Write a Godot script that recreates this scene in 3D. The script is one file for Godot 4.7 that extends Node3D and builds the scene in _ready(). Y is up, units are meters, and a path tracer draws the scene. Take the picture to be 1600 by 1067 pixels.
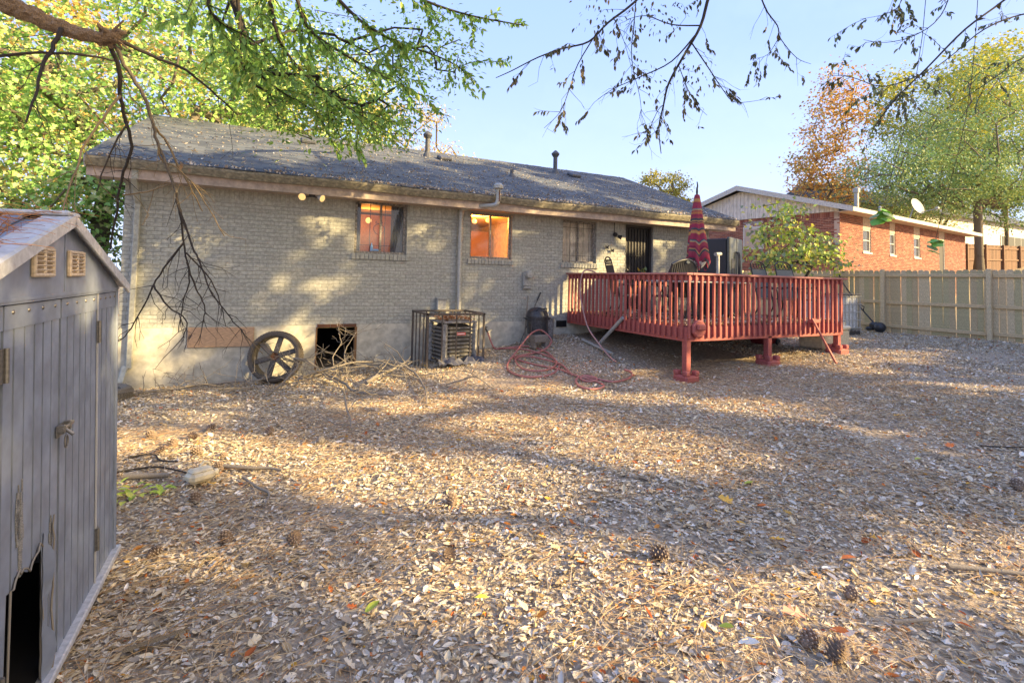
extends Node3D

# ---------------------------------------------------------------- mesh builder
class MB:
	var v := PackedVector3Array()
	var n := PackedVector3Array()
	var c := PackedColorArray()
	var col := Color(1, 1, 1)
	var off := Vector3.ZERO

	func _init(o := Vector3.ZERO) -> void:
		off = o

	func tri(a: Vector3, b: Vector3, d: Vector3, na := Vector3.ZERO, nb := Vector3.ZERO, nd := Vector3.ZERO) -> void:
		var g := (d - a).cross(b - a)
		if na == Vector3.ZERO:
			var q := g.normalized()
			na = q; nb = q; nd = q
		elif g.dot(na + nb + nd) < 0.0:
			var t := b; b = d; d = t
			t = nb; nb = nd; nd = t
		v.append(a - off); v.append(b - off); v.append(d - off)
		n.append(na); n.append(nb); n.append(nd)
		c.append(col); c.append(col); c.append(col)

	func flat(a: Vector3, b: Vector3, d: Vector3, nn: Vector3) -> void:
		tri(a, b, d, nn, nn, nn)

	func quad(a: Vector3, b: Vector3, d: Vector3, e: Vector3, nn: Vector3) -> void:
		tri(a, b, d, nn, nn, nn)
		tri(a, d, e, nn, nn, nn)

	func box(ctr: Vector3, s: Vector3, bs := Basis()) -> void:
		var h := s * 0.5
		for ax in 3:
			var i := Vector3.ZERO; i[ax] = h[ax]
			var j := Vector3.ZERO; j[(ax + 1) % 3] = h[(ax + 1) % 3]
			var k := Vector3.ZERO; k[(ax + 2) % 3] = h[(ax + 2) % 3]
			for sg in [1.0, -1.0]:
				var o: Vector3 = i * sg
				var nn: Vector3 = (bs * i * sg).normalized()
				quad(ctr + bs * (o - j - k), ctr + bs * (o + j - k), ctr + bs * (o + j + k), ctr + bs * (o - j + k), nn)

	func mm(a: Vector3, b: Vector3) -> void:
		box((a + b) * 0.5, (b - a).abs())

	# box with chamfered edges
	func bbox(ctr: Vector3, s: Vector3, bv: float, bs := Basis()) -> void:
		var h := s * 0.5
		bv = minf(bv, minf(h.x, minf(h.y, h.z)) * 0.9)
		for ax in 3:
			var a1 := (ax + 1) % 3
			var a2 := (ax + 2) % 3
			for sg in [1.0, -1.0]:
				var p := []
				for q in [[-1, -1], [1, -1], [1, 1], [-1, 1]]:
					var w := Vector3.ZERO
					w[ax] = h[ax] * sg; w[a1] = (h[a1] - bv) * q[0]; w[a2] = (h[a2] - bv) * q[1]
					p.append(ctr + bs * w)
				var nn := Vector3.ZERO; nn[ax] = sg
				quad(p[0], p[1], p[2], p[3], (bs * nn).normalized())
		for ax in 3:
			var a1 := (ax + 1) % 3
			var a2 := (ax + 2) % 3
			for s1 in [1.0, -1.0]:
				for s2 in [1.0, -1.0]:
					var p := []
					for q in [[-1, 0], [1, 0], [1, 1], [-1, 1]]:
						var w := Vector3.ZERO
						w[ax] = (h[ax] - bv) * q[0]
						w[a1] = (h[a1] - (bv if q[1] == 1 else 0.0)) * s1
						w[a2] = (h[a2] - (0.0 if q[1] == 1 else bv)) * s2
						p.append(ctr + bs * w)
					var nn := Vector3.ZERO; nn[a1] = s1; nn[a2] = s2
					quad(p[0], p[1], p[2], p[3], (bs * nn).normalized())
		for sx in [1.0, -1.0]:
			for sy in [1.0, -1.0]:
				for sz in [1.0, -1.0]:
					var w := Vector3(sx, sy, sz)
					flat(ctr + bs * (w * Vector3(h.x, h.y - bv, h.z - bv)), ctr + bs * (w * Vector3(h.x - bv, h.y, h.z - bv)), ctr + bs * (w * Vector3(h.x - bv, h.y - bv, h.z)), (bs * w).normalized())

	# tube through points with a radius at each
	func tube(p: Array, r: Array, sides := 6, caps := true) -> void:
		var rings := []
		var ref := Vector3.UP
		for i in p.size():
			var t: Vector3 = (p[mini(i + 1, p.size() - 1)] - p[maxi(i - 1, 0)]).normalized()
			if i == 0:
				ref = Vector3.RIGHT if absf(t.y) > 0.9 else Vector3.UP
			var x := ref.cross(t).normalized()
			var y := t.cross(x).normalized()
			ref = y
			var ring := []
			for k in sides:
				var a := TAU * k / sides
				var d := x * cos(a) + y * sin(a)
				ring.append([p[i] + d * float(r[i]), d])
			rings.append(ring)
		for i in p.size() - 1:
			for k in sides:
				var a: Array = rings[i][k]
				var b: Array = rings[i][(k + 1) % sides]
				var d: Array = rings[i + 1][(k + 1) % sides]
				var e: Array = rings[i + 1][k]
				tri(a[0], b[0], d[0], a[1], b[1], d[1])
				tri(a[0], d[0], e[0], a[1], d[1], e[1])
		if caps:
			for i in [0, p.size() - 1]:
				var t: Vector3 = (p[1] - p[0]) if i == 0 else (p[i - 1] - p[i])
				for k in range(1, sides - 1):
					flat(rings[i][0][0], rings[i][k][0], rings[i][k + 1][0], -t.normalized())

	func rod(a: Vector3, b: Vector3, r: float, sides := 8) -> void:
		tube([a, b], [r, r], sides)

	# profile of (radius, height) turned about the y axis of the frame
	func lathe(pr: Array, sides: int, at: Vector3, bs := Basis(), smooth := true) -> void:
		for i in pr.size() - 1:
			var p: Vector2 = pr[i]
			var q: Vector2 = pr[i + 1]
			var d := q - p
			if d.length() < 1e-6:
				continue
			var nn := Vector2(d.y, -d.x).normalized()
			for k in sides:
				var a := TAU * k / sides
				var b := TAU * (k + 1) / sides
				var m := (a + b) * 0.5
				var f := func(w: Vector2, g: float) -> Vector3: return at + bs * Vector3(w.x * cos(g), w.y, w.x * sin(g))
				var fn := func(g: float) -> Vector3: return (bs * Vector3(nn.x * cos(g), nn.y, nn.x * sin(g))).normalized()
				var na: Vector3 = fn.call(a if smooth else m)
				var nb: Vector3 = fn.call(b if smooth else m)
				if p.x > 1e-6:
					tri(f.call(p, a), f.call(p, b), f.call(q, b), na, nb, nb)
				if q.x > 1e-6:
					tri(f.call(p, a), f.call(q, b), f.call(q, a), na, nb, na)

	# polygon in the frame's xy plane, thick along z from 0 to d
	func prism(poly: PackedVector2Array, d: float, at := Vector3.ZERO, bs := Basis()) -> void:
		var ix := Geometry2D.triangulate_polygon(poly)
		for i in range(0, ix.size(), 3):
			for zz in [0.0, d]:
				var q := []
				for k in 3:
					q.append(at + bs * Vector3(poly[ix[i + k]].x, poly[ix[i + k]].y, zz))
				flat(q[0], q[1], q[2], (bs * Vector3(0, 0, signf(d) if zz != 0.0 else -signf(d))).normalized())
		var ccw := 0.0
		for i in poly.size():
			ccw += poly[i].cross(poly[(i + 1) % poly.size()])
		for i in poly.size():
			var p := poly[i]
			var q := poly[(i + 1) % poly.size()]
			var e := q - p
			var nn := Vector2(e.y, -e.x).normalized() * signf(ccw)
			quad(at + bs * Vector3(p.x, p.y, 0), at + bs * Vector3(q.x, q.y, 0), at + bs * Vector3(q.x, q.y, d), at + bs * Vector3(p.x, p.y, d), (bs * Vector3(nn.x, nn.y, 0)).normalized())

	func add(o: MB, t: Transform3D) -> void:
		for i in o.v.size():
			v.append(t * o.v[i] - off); n.append((t.basis * o.n[i]).normalized()); c.append(o.c[i] * col)

	func mesh() -> ArrayMesh:
		var a := []
		a.resize(Mesh.ARRAY_MAX)
		a[Mesh.ARRAY_VERTEX] = v; a[Mesh.ARRAY_NORMAL] = n; a[Mesh.ARRAY_COLOR] = c
		var m := ArrayMesh.new()
		m.add_surface_from_arrays(Mesh.PRIMITIVE_TRIANGLES, a)
		return m

# ---------------------------------------------------------------- many small copies in one object
class Many:
	var b := PackedFloat32Array()
	var k := 0
	func add(at: Vector3, bs: Basis, col: Color) -> void:
		b.append_array(PackedFloat32Array([bs.x.x, bs.y.x, bs.z.x, at.x, bs.x.y, bs.y.y, bs.z.y, at.y, bs.x.z, bs.y.z, bs.z.z, at.z, col.r, col.g, col.b, 1.0]))
		k += 1
	func make(mesh: Mesh) -> MultiMesh:
		var m := MultiMesh.new()
		m.transform_format = MultiMesh.TRANSFORM_3D
		m.use_colors = true
		m.mesh = mesh
		m.instance_count = k
		m.buffer = b
		return m

var rng := RandomNumberGenerator.new()
var M := {}
var T := {}
var counts := {}

func rf(a: float, b: float) -> float:
	return rng.randf_range(a, b)

func rv(s := 1.0) -> Vector3:
	return Vector3(rf(-s, s), rf(-s, s), rf(-s, s))

func lin(r: float, g: float, b: float) -> Color:
	return Color(r / 255.0, g / 255.0, b / 255.0).srgb_to_linear()

func numbered(called: String, parent: Node) -> String:
	var key := str(parent.get_instance_id()) + called
	var k: int = counts.get(key, 0)
	counts[key] = k + 1
	return called if k == 0 else "%s_%03d" % [called, k]

func tag(o: Node, label: String, category := "", group := "", kind := "") -> Node:
	if label: o.set_meta("label", label)
	if category: o.set_meta("category", category)
	if group: o.set_meta("group", group)
	if kind: o.set_meta("kind", kind)
	return o

func thing(called: String, label: String, category: String, at := Vector3.ZERO, turn := 0.0, group := "") -> Node3D:
	var o := Node3D.new()
	o.name = numbered(called, self)
	add_child(o, true)
	o.position = at
	o.rotation.y = turn
	tag(o, label, category, group)
	return o

func part(parent: Node, called: String, m, mat: Material, at := Vector3.ZERO, bs := Basis()) -> MeshInstance3D:
	var o := MeshInstance3D.new()
	o.mesh = m.mesh() if m is MB else m
	o.material_override = mat
	o.name = numbered(called, parent)
	o.transform = Transform3D(bs, at)
	parent.add_child(o, true)
	return o

func single(called: String, label: String, category: String, m, mat: Material, at := Vector3.ZERO, bs := Basis(), group := "") -> MeshInstance3D:
	var o := part(self, called, m, mat, at, bs)
	tag(o, label, category, group)
	return o

func many(parent: Node, called: String, mn: Many, mesh: Mesh, mat: Material, label := "", category := "", at := Vector3.ZERO) -> MultiMeshInstance3D:
	var o := MultiMeshInstance3D.new()
	o.multimesh = mn.make(mesh)
	o.material_override = mat
	o.name = numbered(called, parent)
	o.position = at
	parent.add_child(o, true)
	tag(o, label, category, "", "stuff")
	return o

# ---------------------------------------------------------------- materials
func noise_tex(key: String, freq: float, lo: float, oct := 4, size := 512, sharp := 0.0, seed_ := 1) -> void:
	var f := FastNoiseLite.new()
	f.noise_type = FastNoiseLite.TYPE_SIMPLEX_SMOOTH
	f.frequency = freq
	f.fractal_octaves = oct
	f.fractal_gain = 0.6
	f.seed = seed_
	var t := NoiseTexture2D.new()
	t.width = size; t.height = size
	t.seamless = true
	t.noise = f
	var g := Gradient.new()
	g.offsets = PackedFloat32Array([sharp, 1.0 - sharp])
	g.colors = PackedColorArray([Color(lo, lo, lo), Color(1, 1, 1)])
	t.color_ramp = g
	T[key] = t

func mat(key: String, c: Color, rough := 0.8, t := "", scale := Vector3.ONE, bump := 0.0, metal := 0.0, vc := false) -> StandardMaterial3D:
	var m := StandardMaterial3D.new()
	m.resource_name = key
	m.albedo_color = c
	m.roughness = rough
	m.metallic = metal
	m.cull_mode = BaseMaterial3D.CULL_DISABLED
	m.vertex_color_use_as_albedo = vc
	if t:
		m.albedo_texture = T[t]
		m.uv1_triplanar = true
		m.uv1_world_triplanar = true
		m.uv1_scale = scale
		if bump > 0.0:
			m.heightmap_enabled = true
			m.heightmap_texture = T[t]
			m.heightmap_scale = bump
	M[key] = m
	return m

func leaf_mat(key: String, through := 0.5) -> void:
	var m := mat(key, Color(1, 1, 1), 0.55, "", Vector3.ONE, 0.0, 0.0, true)
	m.backlight_enabled = through > 0.0
	m.backlight = Color(through, through, through)

func rgb8(r: int, g: int, b: int) -> Color:
	return Color8(r, g, b)

# ---------------------------------------------------------------- the lie of the land
var land_pts := [[-1.9, -9.8, -.15], [0, -9.8, -.12], [2.2, -9.8, 0], [4.1, -9.8, .25], [6.0, -9.8, .52], [8, -9.8, .6], [10.5, -9.5, .6], [-.8, -4, -.12], [-.7, -2.5, -.10], [0, 0, 0], [3, 0, .02], [6, -1, .08], [0, -6, -.08], [2.5, -6, 0.0], [4.5, -7.5, .15], [6.2, -6.2, .10], [8.2, -6.2, .25], [10.1, -6.2, .38], [13, -7, .38], [16.5, -8.8, .38], [16.5, -6.2, .43], [16.5, -3, .42], [10, -2, .25], [-6, -5, -.3], [-6, -12, -.2], [-4, 3, -.1], [8, 4, .2], [20, -12, .9], [33, -14, 1.3], [40, -16, 2.9], [55, -20, 4.5], [30, -25, 1.5], [5, -18, .5], [5, -30, .6], [-20, -20, -.4], [-20, 10, -.4], [30, 20, 1], [0, 30, .2], [60, -40, 5]]
var bumps := FastNoiseLite.new()

func gy(x: float, z: float) -> float:
	var sw := 0.0
	var sh := 0.0
	for p in land_pts:
		var dx: float = p[0] - x
		var dz: float = p[1] - z
		var d := dx * dx + dz * dz + 0.4
		var w := 1.0 / (d * sqrt(d))
		sw += w
		sh += w * p[2]
	return sh / sw

var grid := PackedFloat32Array()
const GX := -8.0
const GZ := -14.0
const GS := 0.2
const GW := 140
const GH := 100

func gfast(x: float, z: float) -> float:
	var fx := clampf((x - GX) / GS, 0, GW - 1.001)
	var fz := clampf((z - GZ) / GS, 0, GH - 1.001)
	var i := int(fx)
	var j := int(fz)
	fx -= i; fz -= j
	var k := j * GW + i
	return lerpf(lerpf(grid[k], grid[k + 1], fx), lerpf(grid[k + GW], grid[k + GW + 1], fx), fz)

func gp(x: float, z: float, up := 0.0) -> Vector3:
	return Vector3(x, gfast(x, z) + up, z)

func smooth_path(p: Array, per := 5) -> Array:
	var o := []
	for i in p.size() - 1:
		var a: Vector3 = p[maxi(i - 1, 0)]
		var b: Vector3 = p[i]
		var c: Vector3 = p[i + 1]
		var d: Vector3 = p[mini(i + 2, p.size() - 1)]
		for k in per:
			o.append(b.cubic_interpolate(c, a, d, float(k) / per))
	o.append(p[p.size() - 1])
	return o

func pts(a: Array) -> Array:
	var o := []
	for i in range(0, a.size(), 3):
		o.append(Vector3(a[i], a[i + 1], a[i + 2]))
	return o

func taper(n: int, a: float, b: float) -> Array:
	var o := []
	for i in n:
		o.append(lerpf(a, b, float(i) / maxf(1, n - 1)))
	return o

# ---------------------------------------------------------------- leaves
func leaf_shape(kind: String) -> ArrayMesh:
	var b := MB.new()
	if kind == "oval":      # pointed oval folded on its midrib; base at the origin, tip at y = 1
		for s in [-1.0, 1.0]:
			var q := [Vector3(0, 0, 0), Vector3(.22 * s, .3, .07), Vector3(.2 * s, .62, .05), Vector3(0, 1, -.08)]
			b.tri(q[0], q[1], Vector3(0, .45, 0)); b.tri(q[1], q[2], Vector3(0, .45, 0)); b.tri(q[2], q[3], Vector3(0, .45, 0))
	elif kind == "maple":
		var o := [Vector2(0, .1), Vector2(.3, .0), Vector2(.28, .2), Vector2(.55, .38), Vector2(.3, .5), Vector2(.25, .7), Vector2(0, 1)]
		for s in [-1.0, 1.0]:
			for i in o.size() - 1:
				b.tri(Vector3(0, .4, 0), Vector3(o[i].x * s, o[i].y, absf(o[i].x) * .25), Vector3(o[i + 1].x * s, o[i + 1].y, absf(o[i + 1].x) * .25))
	elif kind == "curl":    # dry leaf, edges and tip curled up
		for s in [-1.0, 1.0]:
			var q := [Vector3(0, 0, .05), Vector3(.2 * s, .12, .1), Vector3(.3 * s, .4, .2), Vector3(.24 * s, .72, .22), Vector3(0, 1, .22)]
			var m := [Vector3(0, 0, .05), Vector3(0, .15, 0), Vector3(0, .42, -.02), Vector3(0, .7, .06), Vector3(0, 1, .22)]
			for i in 4:
				b.tri(m[i], q[i], q[i + 1]); b.tri(m[i], q[i + 1], m[i + 1])
	elif kind == "flat":    # lobed dry leaf, warped
		var o := [Vector3(0, 0, .03), Vector3(.16, .1, .02), Vector3(.34, .2, .12), Vector3(.2, .34, .02), Vector3(.4, .52, .14), Vector3(.2, .64, .03), Vector3(.26, .84, .1), Vector3(0, 1, -.04)]
		for s in [-1.0, 1.0]:
			for i in o.size() - 1:
				b.tri(Vector3(0, .45, .05), o[i] * Vector3(s, 1, 1.0 + .5 * s), o[i + 1] * Vector3(s, 1, 1.0 + .5 * s))
	elif kind == "rolled":  # leaf rolled up lengthwise
		for i in 5:
			var a := -1.9 + i * .76
			var a2 := a + .76
			b.tri(Vector3(0, 0, .02), Vector3(sin(a) * .13, .5, .13 - cos(a) * .13), Vector3(sin(a2) * .13, .5, .13 - cos(a2) * .13))
			b.tri(Vector3(0, 1, .06), Vector3(sin(a2) * .13, .5, .13 - cos(a2) * .13), Vector3(sin(a) * .13, .5, .13 - cos(a) * .13))
	elif kind == "needle":
		b.box(Vector3(0, .25, .0), Vector3(.012, .5, .012), Basis(Vector3.RIGHT, .1))
		b.box(Vector3(0, .74, .0), Vector3(.01, .5, .01), Basis(Vector3.RIGHT, -.12))
	elif kind == "big":     # broad limp leaf
		var o := [Vector3(0, 0, 0), Vector3(.25, -.08, .02), Vector3(.46, .12, -.04), Vector3(.48, .4, -.1), Vector3(.3, .72, -.12), Vector3(0, 1, -.2)]
		for s in [-1.0, 1.0]:
			for i in o.size() - 1:
				var c := Vector3(0, .4, .07)
				b.tri(c, o[i] * Vector3(s, 1, 1), o[i + 1] * Vector3(s, 1, 1))
	return b.mesh()

func leaf_basis(dir: Vector3, up: Vector3, s: float) -> Basis:
	var y := dir.normalized()
	var x := y.cross(up).normalized()
	if x.length() < .5:
		x = y.cross(Vector3(.3, .2, .9)).normalized()
	var z := x.cross(y)
	return Basis(x * s, y * s, z * s)

func pick(pal: Array) -> Color:
	var c: Color = pal[rng.randi() % pal.size()]
	var k := rf(.8, 1.2)
	return Color(c.r * k, c.g * k, c.b * k)

# leaves hung along a twig
func leaf_twig(mn: Many, p: Array, per_m: float, size: float, pal: Array, droop := .5, from := 0.0) -> void:
	var total := 0.0
	for i in p.size() - 1:
		total += p[i].distance_to(p[i + 1])
	var d := total * from
	while d < total:
		var a := d
		var i := 0
		while i < p.size() - 2 and a > p[i].distance_to(p[i + 1]):
			a -= p[i].distance_to(p[i + 1]); i += 1
		var seg: Vector3 = p[i + 1] - p[i]
		var at: Vector3 = p[i] + seg.normalized() * a
		var dir := seg.normalized() * .7 + rv(.9) - Vector3(0, droop, 0)
		mn.add(at, leaf_basis(dir, Vector3(rf(-.5, .5), 1, rf(-.5, .5)), size * rf(.6, 1.15)), pick(pal))
		d += rf(.4, 1.6) / per_m

# a crown grown from a trunk towards points scattered in ellipsoids: [[centre, radii, number], ...]
func grow(base: Vector3, fork: Vector3, blobs: Array, r0: float, bark: MB, lean := 0.0) -> Array:
	var nodes := [base]
	var par := [-1]
	var tips := []
	var n := 5
	for i in range(1, n + 1):
		nodes.append(base.lerp(fork, float(i) / n) + Vector3(rf(-lean, lean), 0, rf(-lean, lean)))
		par.append(i - 1)
	var targets := []
	for b in blobs:
		for i in int(b[2]):
			var q := rv()
			while q.length() > 1.0:
				q = rv()
			q = q.normalized() * pow(q.length(), .6)
			targets.append(b[0] + q * b[1])
	targets.sort_custom(func(a, b): return a.distance_squared_to(fork) < b.distance_squared_to(fork))
	for t in targets:
		var best := -1
		var bd := 1e9
		for i in range(2, nodes.size()):
			var dd: float = nodes[i].distance_to(t) + (0.35 * maxf(0.0, nodes[i].y - t.y))
			if dd < bd:
				bd = dd; best = i
		var from: Vector3 = nodes[best]
		var dist: float = from.distance_to(t)
		var steps := clampi(int(dist / .9), 1, 5)
		var prev := best
		for s in range(1, steps + 1):
			var f := float(s) / steps
			var p: Vector3 = from.lerp(t, f) + Vector3(0, sin(f * PI) * dist * .08, 0) + (rv(.07) * dist if s < steps else Vector3.ZERO)
			nodes.append(p); par.append(prev); prev = nodes.size() - 1
		tips.append(prev)
	var w := PackedFloat32Array()
	w.resize(nodes.size())
	for i in range(nodes.size() - 1, 0, -1):
		if w[i] == 0.0: w[i] = 1.0
		w[par[i]] += w[i]
	var top := maxf(w[0], 1.0)
	for i in range(1, nodes.size()):
		var ra := r0 * pow(w[par[i]] / top, .48)
		var rb := r0 * pow(w[i] / top, .48)
		if par[i] == 0: ra *= 1.35
		if par[i] > 5: ra = minf(ra, rb * 1.6)
		bark.tube([nodes[par[i]], nodes[i]], [maxf(ra, .006), maxf(rb, .005)], 7 if rb > .05 else 4, false)
	var out := []
	for i in tips:
		out.append(nodes[i])
	return out

func make_tree(called: String, label: String, base: Vector3, fork: Vector3, blobs: Array, r0: float, leaves: int, spread: float, size: float, pal: Array, shape: String, bark := "bark", lmat := "leaf", flatness := .55, group := "") -> Node3D:
	var o := thing(called, label, "tree", base, 0.0, group)
	var b := MB.new(base)
	var tips := grow(base, fork, blobs, r0, b, r0 * .3)
	part(o, "trunk", b, M[bark])
	var mn := Many.new()
	for i in leaves:
		var t: Vector3 = tips[rng.randi() % tips.size()]
		var q := Vector3(rng.randfn(), rng.randfn() * flatness, rng.randfn()) * spread * .5
		var dir := Vector3(q.x, rf(-1.0, .2), q.z) + rv(.5) * spread
		mn.add(t + q - base, leaf_basis(dir, Vector3(rf(-.7, .7), 1, rf(-.7, .7)), size * rf(.65, 1.2)), pick(pal))
	many(o, "crown", mn, T["leaf_" + shape], M[lmat])
	return o

func setting() -> void:
	# camera: level with the deck rail, looking across the yard to the back of the house
	var yaw := 0.457169
	var pitch := 0.044625
	var roll := 0.022835
	var fw := Vector3(sin(yaw) * cos(pitch), sin(pitch), -cos(yaw) * cos(pitch))
	var r0 := Vector3(cos(yaw), 0, sin(yaw))
	var u0 := r0.cross(fw)
	var cam := Camera3D.new()
	cam.name = "camera"
	cam.projection = Camera3D.PROJECTION_FRUSTUM
	cam.near = 0.1
	cam.far = 900.0
	cam.size = 0.133170
	cam.frustum_offset = Vector2(0, -0.016665)
	cam.transform = Transform3D(Basis(r0 * cos(roll) + u0 * sin(roll), u0 * cos(roll) - r0 * sin(roll), -fw), Vector3(0, 1.7, 0))
	add_child(cam)
	cam.current = true
	# sky
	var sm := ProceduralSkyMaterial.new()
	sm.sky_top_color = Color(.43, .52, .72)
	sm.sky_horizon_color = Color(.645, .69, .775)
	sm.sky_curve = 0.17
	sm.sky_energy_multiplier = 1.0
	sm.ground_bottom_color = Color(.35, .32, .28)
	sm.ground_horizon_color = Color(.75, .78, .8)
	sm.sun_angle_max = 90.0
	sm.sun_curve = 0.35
	var cl := FastNoiseLite.new()
	cl.noise_type = FastNoiseLite.TYPE_SIMPLEX_SMOOTH
	cl.frequency = .006
	cl.fractal_octaves = 5
	cl.seed = 7
	cl.domain_warp_enabled = true
	cl.domain_warp_amplitude = 40.0
	var im := Image.create(1024, 512, false, Image.FORMAT_RGBA8)
	for y in 256:
		var el := (1.0 - y / 256.0)
		for x in 1024:
			var k := clampf(cl.get_noise_3d(cos(x * TAU / 1024) * 160, y * 2.6, sin(x * TAU / 1024) * 160) * 1.6 + .05, 0, 1)
			k *= smoothstep(1.0, .45, el)
			im.set_pixel(x, y, Color(.3, .3, .3, k * .32))
	sm.sky_cover = ImageTexture.create_from_image(im)
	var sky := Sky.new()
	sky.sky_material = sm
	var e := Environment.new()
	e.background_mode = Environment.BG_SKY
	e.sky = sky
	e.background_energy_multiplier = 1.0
	e.tonemap_mode = Environment.TONE_MAPPER_LINEAR
	e.tonemap_exposure = 3.1
	e.sdfgi_enabled = true
	e.ssao_enabled = true
	e.ssil_enabled = true
	var we := WorldEnvironment.new()
	we.name = "environment"
	we.environment = e
	add_child(we)
	# low autumn sun from behind the right shoulder
	var sun := DirectionalLight3D.new()
	sun.name = "sun"
	sun.light_color = Color(1.0, .875, .64)
	sun.light_energy = 1.5
	sun.light_angular_distance = 0.5
	sun.shadow_enabled = true
	add_child(sun)
	var el := deg_to_rad(23.0)
	var az := deg_to_rad(47.0)
	var to := Vector3(cos(el) * sin(az), sin(el), cos(el) * cos(az))
	sun.look_at_from_position(to * 50.0, Vector3.ZERO)

func materials() -> void:
	noise_tex("fine", .12, .72, 4, 512)
	noise_tex("rough", .05, .45, 5, 512, .1, 3)
	noise_tex("blotch", .012, .55, 5, 512, .15, 5)
	noise_tex("soft", .012, .8, 4, 512, .1, 8)
	noise_tex("grain", .03, .7, 4, 512, .1, 11)
	noise_tex("scuff", .02, .74, 6, 512, .2, 17)
	noise_tex("soil", .03, .6, 6, 1024, .12, 13)
	mat("brick_paint", rgb8(188, 188, 176), .75, "soft", Vector3(2.2, 2.2, 2.2), .0, 0, true)
	mat("wall_paint", rgb8(184, 184, 170), .8, "soft", Vector3(2, 2, 2))
	mat("mortar", rgb8(174, 174, 163), .9, "fine", Vector3(3, 3, 3))
	mat("foundation", rgb8(206, 201, 182), .85, "soft", Vector3(.8, .8, .8), .0)
	mat("shingle", Color(1, 1, 1), .9, "fine", Vector3(5, 5, 5), .15, 0, true)
	mat("soffit", rgb8(194, 176, 160), .8, "soft", Vector3(1, 1, 6))
	mat("gutter", rgb8(164, 156, 132), .55, "blotch", Vector3(1.4, 3, 3))
	mat("trim_white", rgb8(205, 203, 196), .6, "soft", Vector3(2, 2, 2))
	mat("window_frame", rgb8(172, 164, 150), .5, "blotch", Vector3(3, 3, 3))
	mat("galvanised", rgb8(186, 186, 178), .5, "soft", Vector3(3, 3, 3), 0, .25)
	mat("rust", rgb8(138, 94, 68), .9, "rough", Vector3(4, 4, 4))
	mat("cage_iron", rgb8(108, 98, 88), .7, "blotch", Vector3(6, 6, 6))
	mat("dark_metal", rgb8(82, 80, 80), .5, "soft", Vector3(4, 4, 4), 0, .3)
	mat("door_paint", rgb8(66, 62, 60), .6, "grain", Vector3(6, .6, 6))
	mat("black_iron", rgb8(58, 58, 61), .5, "blotch", Vector3(6, 6, 6), 0, .2)
	mat("vent_grey", rgb8(106, 108, 112), .6, "blotch", Vector3(4, 4, 4))
	mat("plywood", rgb8(216, 178, 140), .8, "grain", Vector3(.7, 7, 7))
	mat("dark_room", rgb8(40, 36, 34), .9, "rough", Vector3(1, 1, 1))
	mat("room_wall", rgb8(226, 200, 138), .8, "soft", Vector3(1, 1, 1))
	mat("room_door", rgb8(176, 126, 70), .5, "grain", Vector3(6, .6, 6))
	mat("curtain", rgb8(72, 74, 80), .9, "grain", Vector3(12, .5, 12))
	mat("blind", rgb8(222, 205, 176), .7, "soft", Vector3(3, 1, 3))  # for blinds, and for slats that stand in for a reflection
	mat("deck_red", rgb8(188, 100, 92), .6, "grain", Vector3(5, 1.2, 5))
	mat("deck_red_b", rgb8(182, 96, 86), .65, "grain", Vector3(5, 1.2, 5))
	mat("deck_cap", rgb8(190, 122, 114), .6, "grain", Vector3(5, 5, 5))
	mat("deck_floor", rgb8(138, 70, 60), .7, "grain", Vector3(6, 6, 1))
	mat("fence_a", rgb8(232, 206, 158), .85, "grain", Vector3(7, .8, 7))
	mat("fence_b", rgb8(214, 192, 148), .85, "grain", Vector3(7, .8, 7))
	mat("fence_c", rgb8(234, 212, 168), .85, "grain", Vector3(6, .7, 6))
	mat("fence_d", rgb8(208, 194, 146), .85, "grain", Vector3(7, .8, 7))
	mat("fence_rail", rgb8(232, 206, 158), .85, "grain", Vector3(7, 7, .8))
	mat("brown_a", rgb8(130, 102, 84), .85, "grain", Vector3(5, .6, 5))
	mat("brown_b", rgb8(146, 114, 94), .85, "grain", Vector3(5, .6, 5))
	mat("shed_panel", rgb8(142, 152, 168), .5, "soft", Vector3(.7, .7, .7))
	mat("shed_dark", rgb8(46, 48, 54), .7)
	mat("shed_trim", rgb8(204, 205, 205), .45, "soft", Vector3(3, 3, 3))
	mat("shed_edge", rgb8(214, 214, 212), .5, "fine", Vector3(4, 4, 4))
	mat("torn", rgb8(186, 184, 176), .6, "rough", Vector3(6, 6, 6))
	mat("torn_edge", rgb8(160, 152, 138), .7, "fine", Vector3(6, 6, 6))
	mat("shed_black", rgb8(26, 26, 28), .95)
	mat("vent_beige", rgb8(226, 204, 172), .6, "soft", Vector3(4, 4, 4))
	mat("steel", rgb8(150, 146, 138), .4, "soft", Vector3(8, 8, 8), 0, .7)
	mat("old_wood", rgb8(150, 112, 72), .85, "grain", Vector3(4, 8, 4))
	mat("tyre", rgb8(124, 114, 102), .9, "rough", Vector3(3, 3, 3), .2)
	mat("tyre_dusty", rgb8(156, 148, 134), .95, "rough", Vector3(3, 3, 3), .2)
	mat("alloy", rgb8(104, 98, 90), .65, "blotch", Vector3(4, 4, 4))
	mat("hose", rgb8(184, 118, 110), .5, "soft", Vector3(4, 4, 4))
	mat("hose_pale", rgb8(206, 160, 148), .5, "soft", Vector3(4, 4, 4))
	mat("ac_case", rgb8(172, 170, 162), .5, "blotch", Vector3(2, 2, 2))
	mat("ac_fins", rgb8(74, 70, 64), .6)
	mat("label_red", rgb8(206, 84, 74), .5)
	mat("label_white", rgb8(226, 224, 218), .5)
	mat("tarp", rgb8(96, 96, 102), .5, "soft", Vector3(4, 4, 4))
	mat("grill", rgb8(78, 80, 84), .45, "blotch", Vector3(4, 4, 4), .0, .2)
	mat("grill_ash", rgb8(150, 150, 150), .8, "blotch", Vector3(3, 3, 3))
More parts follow.
